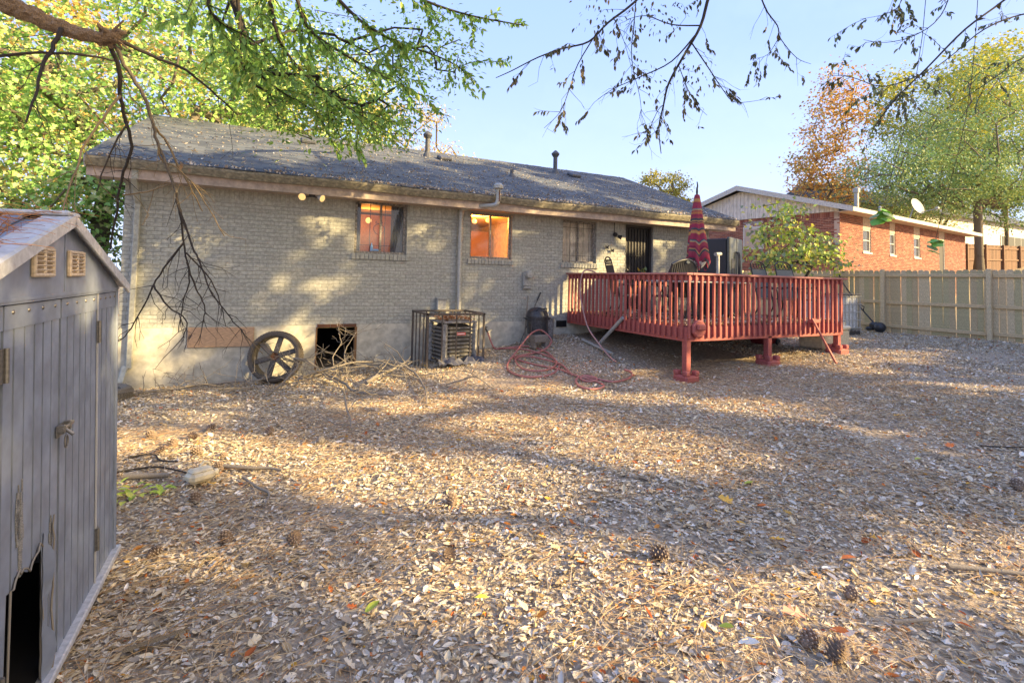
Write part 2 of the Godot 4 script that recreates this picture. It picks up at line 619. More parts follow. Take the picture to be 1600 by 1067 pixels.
	mat("concrete", rgb8(172, 162, 148), .9, "rough", Vector3(2, 2, 2), .1)
	mat("resin_black", rgb8(44, 46, 50), .45)
	mat("sling", rgb8(120, 128, 126), .8, "fine", Vector3(9, 9, 9))
	mat("sling_dark", rgb8(88, 92, 92), .8, "fine", Vector3(9, 9, 9))
	mat("fridge_black", rgb8(48, 50, 56), .45, "fine", Vector3(8, 8, 8))
	mat("fridge_face", rgb8(86, 90, 84), .35, "soft", Vector3(2, 2, 2))
	mat("white_plastic", rgb8(236, 238, 236), .5, "soft", Vector3(2, 2, 2))
	mat("cream_plastic", rgb8(228, 216, 184), .5, "soft", Vector3(2, 2, 2))
	mat("maroon", rgb8(116, 32, 40), .5)
	mat("siding", rgb8(220, 214, 204), .7, "soft", Vector3(1, .4, 1))
	mat("batten_gap", rgb8(140, 134, 130), .8)
	mat("brick_red", Color(1, 1, 1), .85, "fine", Vector3(3, 3, 3), 0, 0, true)
	mat("mortar_pale", rgb8(206, 186, 170), .9, "fine", Vector3(3, 3, 3))
	mat("bark", rgb8(150, 138, 120), .95, "rough", Vector3(3, 1.2, 3), 1.2)
	mat("bark_warm", rgb8(186, 156, 120), .95, "rough", Vector3(4, 4, 4), 2.0)
	mat("bark_dark", rgb8(76, 68, 60), .95, "rough", Vector3(4, 4, 4), .5)
	mat("bark_pale", rgb8(176, 152, 112), .9, "rough", Vector3(6, 6, 6), .3)
	mat("dead_wood", rgb8(156, 146, 130), .95, "grain", Vector3(5, 5, 5), .3)
	mat("cone", rgb8(112, 98, 86), .9, "rough", Vector3(9, 9, 9))
	leaf_mat("leaf", .7)
	leaf_mat("leaf_thick", .3)
	leaf_mat("litter", .12)
	M.litter.roughness = .95
	M.litter.metallic_specular = .15
	mat("glass", Color(.9, .95, 1, .06), .03)
	M.glass.transparency = BaseMaterial3D.TRANSPARENCY_ALPHA
	M.glass.metallic_specular = .75
	var g := mat("lamp_glow", rgb8(190, 150, 90), .5)
	g.emission_enabled = true
	g.emission = rgb8(255, 206, 130)
	g.emission_energy_multiplier = .36
	var g2 := mat("globe_glow", rgb8(255, 220, 150), .5)
	g2.emission_enabled = true
	g2.emission = rgb8(255, 200, 110)
	g2.emission_energy_multiplier = .6
	mat("water_blue", rgb8(120, 160, 200), .4)
	mat("yellow_glow", rgb8(240, 190, 60), .4)
	for k in ["oval", "maple", "curl", "flat", "rolled", "needle", "big"]:
		T["leaf_" + k] = leaf_shape(k)

func ground() -> void:
	bumps.noise_type = FastNoiseLite.TYPE_SIMPLEX_SMOOTH
	bumps.frequency = .6
	bumps.fractal_octaves = 4
	bumps.seed = 21
	grid.resize(GW * GH)
	for j in GH:
		for i in GW:
			var x := GX + i * GS
			var z := GZ + j * GS
			grid[j * GW + i] = gy(x, z) + bumps.get_noise_2d(x, z) * .035
	var xs := [-400.0, -150.0, -60.0, -30.0, -18.0, -12.0, -9.0]
	var zs := [-500.0, -200.0, -90.0, -60.0, -45.0, -36.0, -30.0, -26.0, -22.0, -18.0, -16.0]
	for i in GW: xs.append(GX + i * GS)
	for j in GH: zs.append(GZ + j * GS)
	xs.append_array([21.0, 23.0, 25.0, 27.0, 29.0, 31.0, 33.0, 35.0, 37.0, 40.0, 44.0, 50.0, 58.0, 70.0, 100.0, 180.0, 400.0])
	zs.append_array([7.0, 9.0, 12.0, 16.0, 22.0, 30.0, 50.0, 100.0, 300.0])
	var b := MB.new()
	var w := xs.size()
	var hs := []
	for z in zs:
		for x in xs:
			var inside: bool = x >= GX and x <= GX + (GW - 1) * GS and z >= GZ and z <= GZ + (GH - 1) * GS
			hs.append(Vector3(x, gfast(x, z) if inside else gy(x, z), z))
	var ns := []
	for j in zs.size():
		for i in w:
			var a: Vector3 = hs[j * w + mini(i + 1, w - 1)] - hs[j * w + maxi(i - 1, 0)]
			var d: Vector3 = hs[mini(j + 1, zs.size() - 1) * w + i] - hs[maxi(j - 1, 0) * w + i]
			ns.append(d.cross(a).normalized())
	for j in zs.size() - 1:
		for i in w - 1:
			var k := j * w + i
			b.tri(hs[k], hs[k + 1], hs[k + w + 1], ns[k], ns[k + 1], ns[k + w + 1])
			b.tri(hs[k], hs[k + w + 1], hs[k + w], ns[k], ns[k + w + 1], ns[k + w])
	mat("soil", rgb8(194, 176, 150), .95, "soil", Vector3(.45, .45, .45), 3.0)
	var o := part(self, "ground", b, M.soil)
	tag(o, "bare tan soil of the back yard under fallen leaves", "ground", "", "structure")

func litter() -> void:
	# palettes of dry leaves: grey-tan, pale, brown, and a few warm ones
	var pal := [lin(220, 210, 190), lin(228, 220, 206), lin(210, 197, 172), lin(214, 204, 188), lin(199, 187, 162), lin(177, 162, 135), lin(212, 193, 157), lin(160, 143, 119), lin(222, 205, 170), lin(195, 170, 130), lin(201, 193, 178), lin(144, 131, 111), lin(193, 183, 164), lin(166, 153, 135)]
	var warm := [lin(206, 140, 70), lin(196, 118, 62), lin(214, 166, 74), lin(178, 100, 58)]
	var kinds := ["curl", "flat", "rolled", "oval"]
	var sets := [Many.new(), Many.new(), Many.new(), Many.new()]
	var thick := FastNoiseLite.new()
	thick.frequency = .35
	thick.seed = 4
	thick.fractal_octaves = 3
	var made := 0
	while made < 430000:
		var u := rng.randf()
		var x := rf(-6.5, 16.6)
		var z := rf(-11.5, 3.0)
		if z < -4.0 and rng.randf() < .25: continue
		if x > -1.95 and x < 10.65 and z < -9.75: continue
		if x < -.76 and z > -4.1 and z < -1.7: continue
		if z > -1.0 and rng.randf() < .7: continue
		if x < -2.5 and rng.randf() < .7: continue
		var k := thick.get_noise_2d(x, z)
		var bare := exp(-pow((x - 3.7) / 1.1, 2) - pow((z + 6.9) / .5, 2)) * .75 + exp(-pow((x - .5) / 1.0, 2) - pow((z + 2.9) / .5, 2)) * .3
		if x > 6.2 and z < -6.5 and z > -9.6 and x < 8.6: bare += .8
		if rng.randf() < bare + maxf(0, -k - .1) * 1.5: continue
		var pool: Array = warm if rng.randf() < .035 else pal
		var h := rf(0, .015) * (1.0 + k) + .003
		var tilt := pow(rf(0, 1), 1.5) * .8
		var a := rf(0, TAU)
		var bs := Basis(Vector3.UP, a) * Basis(Vector3.RIGHT, -PI / 2 + rf(-tilt, tilt)) * Basis(Vector3.UP, rf(-tilt, tilt) + (PI if rng.randf() < .35 else 0.0))
		var s := rf(.014, .042) if rng.randf() < .88 else rf(.045, .075)
		var which := 0 if u < .45 else 1 if u < .6 else 2 if u < .85 else 3
		var ww := rf(.5, 1.1)
		sets[which].add(gp(x, z, h), Basis(bs.x * s * ww, bs.y * s, bs.z * s * rf(.5, 1.2)), pick(pool))
		made += 1
	for i in 4:
		many(self, "leaf_litter", sets[i], T["leaf_" + kinds[i]], M.litter, ["dry curled tan and grey leaves covering the yard", "flat lobed dry leaves scattered over the yard", "narrow rolled dry leaves mixed through the yard litter", "pointed oval dry leaves mixed through the yard litter"][i], "fallen leaves")
	var nd := Many.new()
	var npal := [lin(198, 166, 124), lin(184, 146, 104), lin(210, 186, 146), lin(164, 134, 100), lin(206, 192, 164)]
	for i in 32000:
		var x := rf(-1.5, 9.0)
		var z := rf(-7.0, .5)
		if x < -.76 and z > -4.1: continue
		if thick.get_noise_2d(x * .8 + 40, z * .8) < -.15 and rng.randf() < .75: continue
		var bs := Basis(Vector3.UP, rf(0, TAU)) * Basis(Vector3.RIGHT, -PI / 2 + rf(-.12, .22))
		var s := rf(.09, .2)
		nd.add(gp(x, z, rf(.012, .035)), Basis(bs.x * s, bs.y * s, bs.z * s), pick(npal))
	many(self, "pine_needles", nd, T.leaf_needle, M.litter, "brown pine needles strewn through the fallen leaves", "pine needles")

# ---------------------------------------------------------------- the grey brick house
var openings := [[1.555, 2.535, 2.12, 3.10], [3.85, 4.81, 2.11, 3.06], [6.08, 7.0, 2.10, 3.06], [7.85, 8.70, 1.02, 3.07]]

# pieces of a wall in the xy plane around rectangular openings
func holed(b: MB, x0: float, x1: float, y0: float, y1: float, z0: float, z1: float, holes: Array) -> void:
	var xs := [x0, x1]
	for h in holes:
		for k in 2:
			if h[k] > x0 and h[k] < x1: xs.append(h[k])
	xs.sort()
	for i in xs.size() - 1:
		if xs[i + 1] - xs[i] < 1e-4: continue
		var m: float = (xs[i] + xs[i + 1]) * .5
		var cuts := []
		for h in holes:
			if m > h[0] and m < h[1]: cuts.append([maxf(h[2], y0), minf(h[3], y1)])
		cuts.sort_custom(func(a, c): return a[0] < c[0])
		var y := y0
		for c in cuts:
			if c[0] - y > 1e-4: b.mm(Vector3(xs[i], y, z0), Vector3(xs[i + 1], c[0], z1))
			y = maxf(y, c[1])
		if y1 - y > 1e-4: b.mm(Vector3(xs[i], y, z0), Vector3(xs[i + 1], y1, z1))

# pieces of one brick course between x0 and x1, cut at openings: [[x0, x1], ...]
func course(x0: float, x1: float, y0: float, y1: float, shift: float, bl: float, holes: Array, joint := .009) -> Array:
	var spans := [[x0, x1]]
	for h in holes:
		if h[3] > y0 + .01 and h[2] < y1 - .01:
			var nx := []
			for s in spans:
				if h[1] <= s[0] or h[0] >= s[1]: nx.append(s); continue
				if h[0] > s[0]: nx.append([s[0], h[0]])
				if h[1] < s[1]: nx.append([h[1], s[1]])
			spans = nx
	var out := []
	for s in spans:
		var x: float = x0 + shift - bl
		while x < s[1]:
			var a := maxf(x + joint * .5, s[0])
			var c := minf(x + bl - joint * .5, s[1])
			if c - a > .02: out.append([a, c])
			x += bl
	return out

func house() -> void:
	var R := Vector3(4.3, 0.1, -13.9)
	var o := thing("brick_house", "long low grey painted brick house with dark shingle roof", "house", R)
	# foundation with the crawl space opening
	var b := MB.new(R)
	holed(b, -1.93, 10.6, -.7, .8, -10.0, -9.785, [[.96, 1.645, .0, .755]])
	b.mm(Vector3(-1.93, -.7, -18), Vector3(-1.73, .8, -10.0)); b.mm(Vector3(10.4, -.7, -18), Vector3(10.6, .8, -10.0)); b.mm(Vector3(-1.93, -.7, -18.2), Vector3(10.6, .8, -18))
	part(o, "foundation", b, M.foundation)
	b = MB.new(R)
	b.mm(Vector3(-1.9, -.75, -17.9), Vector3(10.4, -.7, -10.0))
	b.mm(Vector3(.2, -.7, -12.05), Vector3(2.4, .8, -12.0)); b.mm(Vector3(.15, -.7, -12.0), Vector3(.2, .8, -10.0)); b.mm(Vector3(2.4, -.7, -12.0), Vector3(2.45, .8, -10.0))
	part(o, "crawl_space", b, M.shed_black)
	b = MB.new(R)
	for i in 3: b.mm(Vector3(.965 + i * .228, .755, -9.86), Vector3(1.186 + i * .228, .81, -9.77))
	part(o, "lintel", b, M.rust)
	b = MB.new(R)
	b.mm(Vector3(1.62, .0, -9.9), Vector3(1.66, .755, -9.776)); part(o, "hatch_jamb", b, M.old_wood)
	b = MB.new(R); b.mm(Vector3(.945, .0, -9.9), Vector3(.968, .755, -9.778)); part(o, "hatch_jamb", b, M.old_wood)
	# wall core, floor, ceiling, inner partitions
	b = MB.new(R)
	holed(b, -1.93, 10.6, .8, 3.1, -10.0, -9.806, openings)
	part(o, "wall_joints", b, M.mortar)
	b = MB.new(R)
	b.mm(Vector3(-1.93, .8, -18), Vector3(-1.73, 3.1, -10.0)); b.mm(Vector3(10.4, .8, -18), Vector3(10.6, 3.1, -10.0)); b.mm(Vector3(-1.93, .8, -18.2), Vector3(10.6, 3.1, -18))
	part(o, "side_wall", b, M.wall_paint)
	b = MB.new(R)
	b.mm(Vector3(-1.73, .72, -18), Vector3(10.4, .8, -10.0)); b.mm(Vector3(-1.73, 3.1, -18), Vector3(10.4, 3.2, -10.0))
	for x in [.6, 3.2, 5.5, 7.4]: b.mm(Vector3(x, .8, -14), Vector3(x + .1, 3.1, -10.0))
	b.mm(Vector3(-1.7, .8, -14.1), Vector3(10.4, 3.1, -14.0))
	b.mm(Vector3(7.5, .8, -10.6), Vector3(10.4, 3.1, -10.5))
	part(o, "room_walls", b, M.room_wall)
	# bricks: the nearest three hundred one by one, the rest joined
	var tones := [Color(1, 1, 1), Color(.93, .93, .92), Color(1.04, 1.03, 1.01), Color(.96, .97, .95), Color(.89, .89, .88)]
	var rest := MB.new(R)
	var cand := []
	for k in 32:
		var y0 := .804 + k * .0667
		if y0 > 2.88: break
		for s in course(-1.93, 10.6, y0, y0 + .0667, .0 if k % 2 else .1, .203, openings): cand.append([s[0], s[1], y0, y0 + .058])
	for i in 175:
		var x := -1.93 + i * .0716
		var m := x + .03
		var skip := false
		for h in openings:
			if x + .065 > h[0] and x < h[1]: skip = true
		if not skip: cand.append([x, x + .063, 2.878, 3.098])
	cand.sort_custom(func(p, q): return absf(p[0] + .7) + absf(p[2] - 1.7) * .4 < absf(q[0] + .7) + absf(q[2] - 1.7) * .4)
	var shared := {}
	for i in cand.size():
		var s: Array = cand[i]
		var proud := rf(-.0015, .0015)
		var ctr := Vector3((s[0] + s[1]) * .5, (s[2] + s[3]) * .5, -9.85 + proud)
		var sz := Vector3(s[1] - s[0] + .002, s[3] - s[2] + .001, .1)
		var tone: int = rng.randi() % tones.size()
		var bs := Basis(Vector3.UP, rf(-.006, .006)) * Basis(Vector3.BACK, rf(-.006, .006))
		if i < 300:
			var key := "%d %.2f %.2f" % [tone, sz.x, sz.y]
			if not shared.has(key):
				var q := MB.new()
				q.col = tones[tone]
				q.bbox(Vector3.ZERO, sz, .0035)
				shared[key] = q.mesh()
			part(o, "brick", shared[key], M.brick_paint, ctr - R, bs)
		else:
			rest.col = tones[tone]
			rest.bbox(ctr, sz, .0035, bs)
	tag(part(o, "brickwork", rest, M.brick_paint), "", "", "", "stuff")
	# windows
	for i in 3:
		var h: Array = openings[i]
		var f := MB.new(R)
		var z := -9.87
		f.mm(Vector3(h[0], h[2], z - .05), Vector3(h[0] + .05, h[3], z)); f.mm(Vector3(h[1] - .05, h[2], z - .05), Vector3(h[1], h[3], z))
		f.mm(Vector3(h[0] + .05, h[3] - .045, z - .05), Vector3(h[1] - .05, h[3], z)); f.mm(Vector3(h[0] + .05, h[2], z - .05), Vector3(h[1] - .05, h[2] + .04, z + .02))
		var fr := part(o, "window_frame", f, M.window_frame)
		var mid: float = (h[0] + h[1]) * .5
		f = MB.new(R)
		f.mm(Vector3(mid - .018, h[2] + .04, z - .04), Vector3(mid + .018, h[3] - .045, z + .012))
		part(fr, "mullion", f, M.window_frame)
		for s in 2:
			var x0: float = h[0] + .05 if s == 0 else mid + .018
			var x1: float = mid - .018 if s == 0 else h[1] - .05
			f = MB.new(R)
			f.quad(Vector3(x0, h[2] + .04, z - .03), Vector3(x1, h[2] + .04, z - .03), Vector3(x1, h[3] - .045, z - .03), Vector3(x0, h[3] - .045, z - .03), Vector3.BACK)
			part(fr, "pane", f, M.glass)
		# brick jambs show inside the opening; sill of bricks on edge
		var sl := part(o, "window_sill", _sill(R, h), M.mortar)
		var n := int((h[1] - h[0] + .1) / .075)
		for k in n:
			var w: float = (h[1] - h[0] + .1) / n
			f = MB.new(R)
			f.col = tones[k % 5]
			f.bbox(Vector3(h[0] - .05 + (k + .5) * w, h[2] - .062, -9.805), Vector3(w - .008, .1, .1), .006, Basis(Vector3.RIGHT, .12))
			part(sl, "sill_brick", f, M.brick_paint)
	# what stands behind the left window: an orange door, a dark curtain each side, the right widened to stand for a dark room, an ornamental grille
	b = MB.new(R); b.mm(Vector3(.75, .8, -11.6), Vector3(2.62, 3.05, -11.55)); part(o, "inner_door", b, M.room_door)
	for s in [[1.58, 1.70], [2.28, 2.52]]:
		b = MB.new(R)
		var w: float = s[1] - s[0]
		for k in 4: b.rod(Vector3(s[0] + w * (k + .5) / 4, 2.0, -10.05), Vector3(s[0] + w * (k + .5) / 4, 3.08, -10.05), w / 7.0, 6)
		part(o, "curtain", b, M.curtain)
	b = MB.new(R)
	for x in [1.6, 1.86, 2.14, 2.3, 2.48]: b.rod(Vector3(x, 2.14, -9.955), Vector3(x, 3.06, -9.955), .007, 6)
	for y in [2.28, 2.95]: b.rod(Vector3(1.57, y, -9.955), Vector3(2.52, y, -9.955), .006, 6)
	for sg in [-1.0, 1.0]:
		var sp := []
		for k in 14: sp.append(Vector3(2.03 + sg * (.02 + .085 * sin(k * .42)), 2.52 + .02 * k - .03 * cos(k * .5), -9.955))
		b.tube(sp, taper(14, .006, .006), 5)
	part(o, "window_grille", b, M.black_iron)
	b = MB.new(R)
	b.lathe([Vector2(0, 0), Vector2(.028, 0), Vector2(.028, .08), Vector2(.012, .12), Vector2(.012, .15), Vector2(0, .15)], 10, Vector3(1.88, 2.165, -9.84))
	b.bbox(Vector3(1.95, 2.185, -9.84), Vector3(.13, .04, .04), .01); part(o, "sill_bottle", b, M.water_blue)
	# kitchen window: cupboards and globe lamps inside
	b = MB.new(R); b.mm(Vector3(3.45, .8, -12.2), Vector3(4.2, 2.5, -11.7)); b.mm(Vector3(4.6, .8, -12.6), Vector3(5.4, 2.9, -12.2)); part(o, "inner_cupboard", b, M.old_wood)
	for p in [Vector3(4.30, 2.98, -10.7), Vector3(4.55, 3.0, -10.5)]:
		b = MB.new(R)
		b.lathe(_ball(.055, 8), 12, p)
		part(o, "globe_lamp", b, M.globe_glow)
		var l := OmniLight3D.new()
		l.name = numbered("globe_light", o)
		o.add_child(l, true)
		l.position = p - R
		l.light_color = Color(1.0, .66, .30)
		l.light_energy = .7
		l.light_size = .05
		l.omni_range = 9.0
		l.omni_attenuation = 2.0
		l.shadow_enabled = true
	var l2 := OmniLight3D.new()
	l2.name = "bedroom_light"
	o.add_child(l2)
	l2.position = Vector3(2.0, 2.85, -10.9) - R
	l2.light_color = Color(1.0, .66, .34)
	l2.light_energy = .17
	l2.light_size = .06
	l2.omni_range = 8.0
	l2.omni_attenuation = 2.0
	l2.shadow_enabled = true
	b = MB.new(R); b.lathe(_ball(.06, 8), 12, Vector3(2.0, 2.85, -10.9)); part(o, "globe_lamp", b, M.globe_glow)
	# third window: added pale slats stand in for reflected fence boards; bars outside
	for k in 9:
		b = MB.new(R)
		b.box(Vector3(6.14 + k * .1, 2.58, -9.97), Vector3(.112, .94, .006), Basis(Vector3.UP, .12))
		part(o, "reflection_slat", b, M.blind)
	b = MB.new(R)
	for x in [6.3, 6.46, 6.66, 6.82]: b.rod(Vector3(x, 2.12, -9.845), Vector3(x, 3.04, -9.845), .004, 6)
	for y in [2.26, 2.9]: b.rod(Vector3(6.1, y, -9.845), Vector3(6.98, y, -9.845), .004, 6)
	part(o, "window_bars", b, M.black_iron)
	# security door
	var h: Array = openings[3]
	b = MB.new(R); b.mm(Vector3(h[0] + .06, h[2] + .02, -9.96), Vector3(h[1] - .06, h[3] - .06, -9.93))
	var dr := part(o, "door", b, M.door_paint)
	for k in 8:
		b = MB.new(R)
		var x: float = h[0] + .1 + k * .093
		b.mm(Vector3(x - .008, h[2] + .05, -9.928), Vector3(x + .008, h[3] - .08, -9.905))
		part(dr, "door_bar", b, M.black_iron)
	b = MB.new(R)
	for y in [1.35, 2.32]: b.mm(Vector3(h[0] + .07, y, -9.927), Vector3(h[1] - .07, y + .02, -9.908))
	part(dr, "door_rail", b, M.black_iron)
	b = MB.new(R); b.lathe(_ball(.028, 6), 10, Vector3(h[0] + .12, 1.98, -9.88)); part(dr, "door_knob", b, M.steel)
	b = MB.new(R)
	b.mm(Vector3(h[0], h[2], -9.98), Vector3(h[0] + .058, h[3], -9.86)); b.mm(Vector3(h[1] - .058, h[2], -9.98), Vector3(h[1], h[3], -9.86)); b.mm(Vector3(h[0] + .058, h[3] - .058, -9.98), Vector3(h[1] - .058, h[3], -9.86))
	part(o, "door_frame", b, M.door_paint)
	roof(o, R)
	# wall fittings
	b = MB.new(R)
	b.bbox(Vector3(5.17, 1.70, -9.76), Vector3(.2, .3, .1), .012); b.bbox(Vector3(5.17, 1.52, -9.77), Vector3(.19, .05, .11), .01)
	b.lathe([Vector2(0, .12), Vector2(.07, .11), Vector2(.088, .06), Vector2(.088, 0)], 16, Vector3(5.17, 1.80, -9.71), Basis(Vector3.RIGHT, PI / 2))
	part(o, "electric_meter", b, M.galvanised)
	b = MB.new(R)
	b.bbox(Vector3(3.25, 1.13, -9.74), Vector3(.19, .28, .11), .012); b.bbox(Vector3(3.25, 1.28, -9.73), Vector3(.21, .03, .14), .008)
	b.rod(Vector3(3.25, 1.0, -9.76), Vector3(3.25, .5, -9.76), .015)
	part(o, "disconnect_box", b, M.galvanised)
	b = MB.new(R)
	b.tube(smooth_path([Vector3(3.62, .45, -9.71), Vector3(3.61, 1.4, -9.71), Vector3(3.60, 2.2, -9.71), Vector3(3.60, 3.03, -9.70)], 3), taper(10, .047, .047), 12)
	for y in [1.55, 2.35, 2.98]: b.rod(Vector3(3.605, y, -9.71), Vector3(3.605, y + .035, -9.71), .053, 12)
	part(o, "flue_pipe", b, M.galvanised)
	b = MB.new(R)
	b.tube(smooth_path([Vector3(3.60, 3.03, -9.70), Vector3(3.66, 3.1, -9.6), Vector3(3.85, 3.12, -9.34), Vector3(4.06, 3.13, -9.1), Vector3(4.12, 3.2, -9.07), Vector3(4.13, 3.34, -9.07), Vector3(4.13, 3.46, -9.07)], 4), taper(25, .045, .045), 12)
	var el := part(o, "flue_elbow", b, M.galvanised)
	b = MB.new(R); b.lathe([Vector2(0, 0), Vector2(.1, 0), Vector2(.1, .06), Vector2(.06, .1), Vector2(0, .11)], 14, Vector3(4.13, 3.46, -9.07)); part(el, "flue_cap", b, M.galvanised)
	b = MB.new(R); b.rod(Vector3(4.135, 3.2, -9.022), Vector3(4.135, 3.42, -9.022), .012, 6); part(el, "rust_streak", b, M.rust)
	# left downspout
	b = MB.new(R)
	for s in [[Vector3(-1.72, 3.2, -9.3), Vector3(-1.72, 3.08, -9.32)], [Vector3(-1.72, 3.08, -9.32), Vector3(-1.76, 2.75, -9.73)], [Vector3(-1.76, 2.75, -9.73), Vector3(-1.73, .2, -9.73)], [Vector3(-1.73, .2, -9.73), Vector3(-1.86, .02, -9.5)]]:
		var d: Vector3 = s[1] - s[0]
		var y := d.normalized()
		var x := Vector3.RIGHT
		b.bbox((s[0] + s[1]) * .5, Vector3(.085, d.length() + .03, .06), .012, Basis(x, y, x.cross(y)).orthonormalized())
	part(o, "downspout", b, M.wall_paint)
	# twin flood lamp under the eave, lit
	b = MB.new(R)
	b.lathe([Vector2(0, 0), Vector2(.06, 0), Vector2(.05, -.05), Vector2(0, -.06)], 12, Vector3(.765, 3.1, -9.45))
	b.rod(Vector3(.765, 3.05, -9.45), Vector3(.66, 3.02, -9.38), .015, 6); b.rod(Vector3(.765, 3.05, -9.45), Vector3(.86, 3.02, -9.38), .015, 6)
	var fl := part(o, "flood_lamp", b, M.dark_metal)
	for s in [[Vector3(.60, 3.01, -9.33), Vector3(-.35, -.35, .8)], [Vector3(.915, 3.01, -9.33), Vector3(.55, -.3, .6)]]:
		var d: Vector3 = s[1].normalized()
		var x := d.cross(Vector3.UP).normalized()
		var bs := Basis(x, d, x.cross(d))
		b = MB.new(R); b.lathe([Vector2(.02, -.11), Vector2(.03, -.08), Vector2(.06, 0), Vector2(.063, .015)], 14, s[0], bs); part(fl, "lamp_shell", b, M.trim_white)
		b = MB.new(R); b.lathe([Vector2(.06, .01), Vector2(.03, .028), Vector2(0, .03)], 14, s[0], bs); part(fl, "lamp_face", b, M.lamp_glow)
		var sp := SpotLight3D.new()
		sp.name = numbered("flood_light", o)
		o.add_child(sp, true)
		sp.transform = Transform3D(Basis.looking_at(d), s[0] + d * .05 - R)
		sp.light_color = Color(1, .85, .62)
		sp.light_energy = .9
		sp.light_size = .05
		sp.spot_range = 14.0
		sp.spot_angle = 58.0
		sp.spot_attenuation = 2.0
		sp.shadow_enabled = true
	# lamp by the door with its cable, butterfly ornaments
	b = MB.new(R)
	b.rod(Vector3(7.5, 3.09, -9.79), Vector3(7.5, 2.84, -9.78), .008, 6)
	b.lathe(_ball(.055, 6), 10, Vector3(7.51, 2.80, -9.76)); b.lathe([Vector2(.0, .0), Vector2(.035, .01), Vector2(.05, .1)], 10, Vector3(7.53, 2.76, -9.7), Basis(Vector3.RIGHT, 2.0) * Basis(Vector3.BACK, -.7))
	part(o, "porch_lamp", b, M.black_iron)
	b = MB.new(R); b.lathe(_ball(.03, 6), 10, Vector3(7.6, 2.72, -9.68)); part(o, "porch_bulb", b, M.trim_white)
	for p in [Vector3(7.27, 2.49, -9.77), Vector3(7.42, 2.42, -9.77)]:
		b = MB.new(R)
		for sg in [-1.0, 1.0]:
			b.prism(PackedVector2Array([Vector2(0, -.02), Vector2(sg * .05, -.05), Vector2(sg * .045, -.005), Vector2(sg * .065, .055), Vector2(sg * .01, .02)]), .008, p, Basis(Vector3.UP, -sg * .5))
		b.rod(p + Vector3(0, -.03, 0), p + Vector3(0, .03, 0), .006, 6)
		part(o, "butterfly_ornament", b, M.black_iron)
	# louvred vent by the deck, hose tap, boarded vent
	b = MB.new(R); b.mm(Vector3(5.94, .66, -9.785), Vector3(6.2, .8, -9.765))
	for k in 4: b.box(Vector3(6.07, .685 + k * .03, -9.757), Vector3(.24, .006, .03), Basis(Vector3.RIGHT, .6))
	part(o, "foundation_vent", b, M.dark_room)
	b = MB.new(R)
	b.rod(Vector3(4.22, .66, -9.785), Vector3(4.22, .66, -9.70), .014, 8); b.rod(Vector3(4.22, .66, -9.71), Vector3(4.23, .6, -9.66), .016, 8)
	b.lathe([Vector2(.035, -.006), Vector2(.035, .006)], 10, Vector3(4.22, .70, -9.71)); b.rod(Vector3(4.22, .66, -9.71), Vector3(4.22, .71, -9.71), .007, 6)
	part(o, "hose_tap", b, M.black_iron)
	b = MB.new(R)
	b.bbox(Vector3(-.52, .63, -9.765), Vector3(.96, .325, .018), .003, Basis(Vector3.BACK, -.012))
	part(o, "vent_board", b, M.plywood)

func _ball(r: float, n: int) -> Array:
	var o := []
	for i in n + 1:
		var a := -PI / 2 + PI * i / n
		o.append(Vector2(maxf(0, cos(a) * r), sin(a) * r))
	return o

func _sill(R: Vector3, h: Array) -> MB:
	var b := MB.new(R)
	b.mm(Vector3(h[0] - .045, h[2] - .108, -9.83), Vector3(h[1] + .045, h[2] - .012, -9.775))
	return b

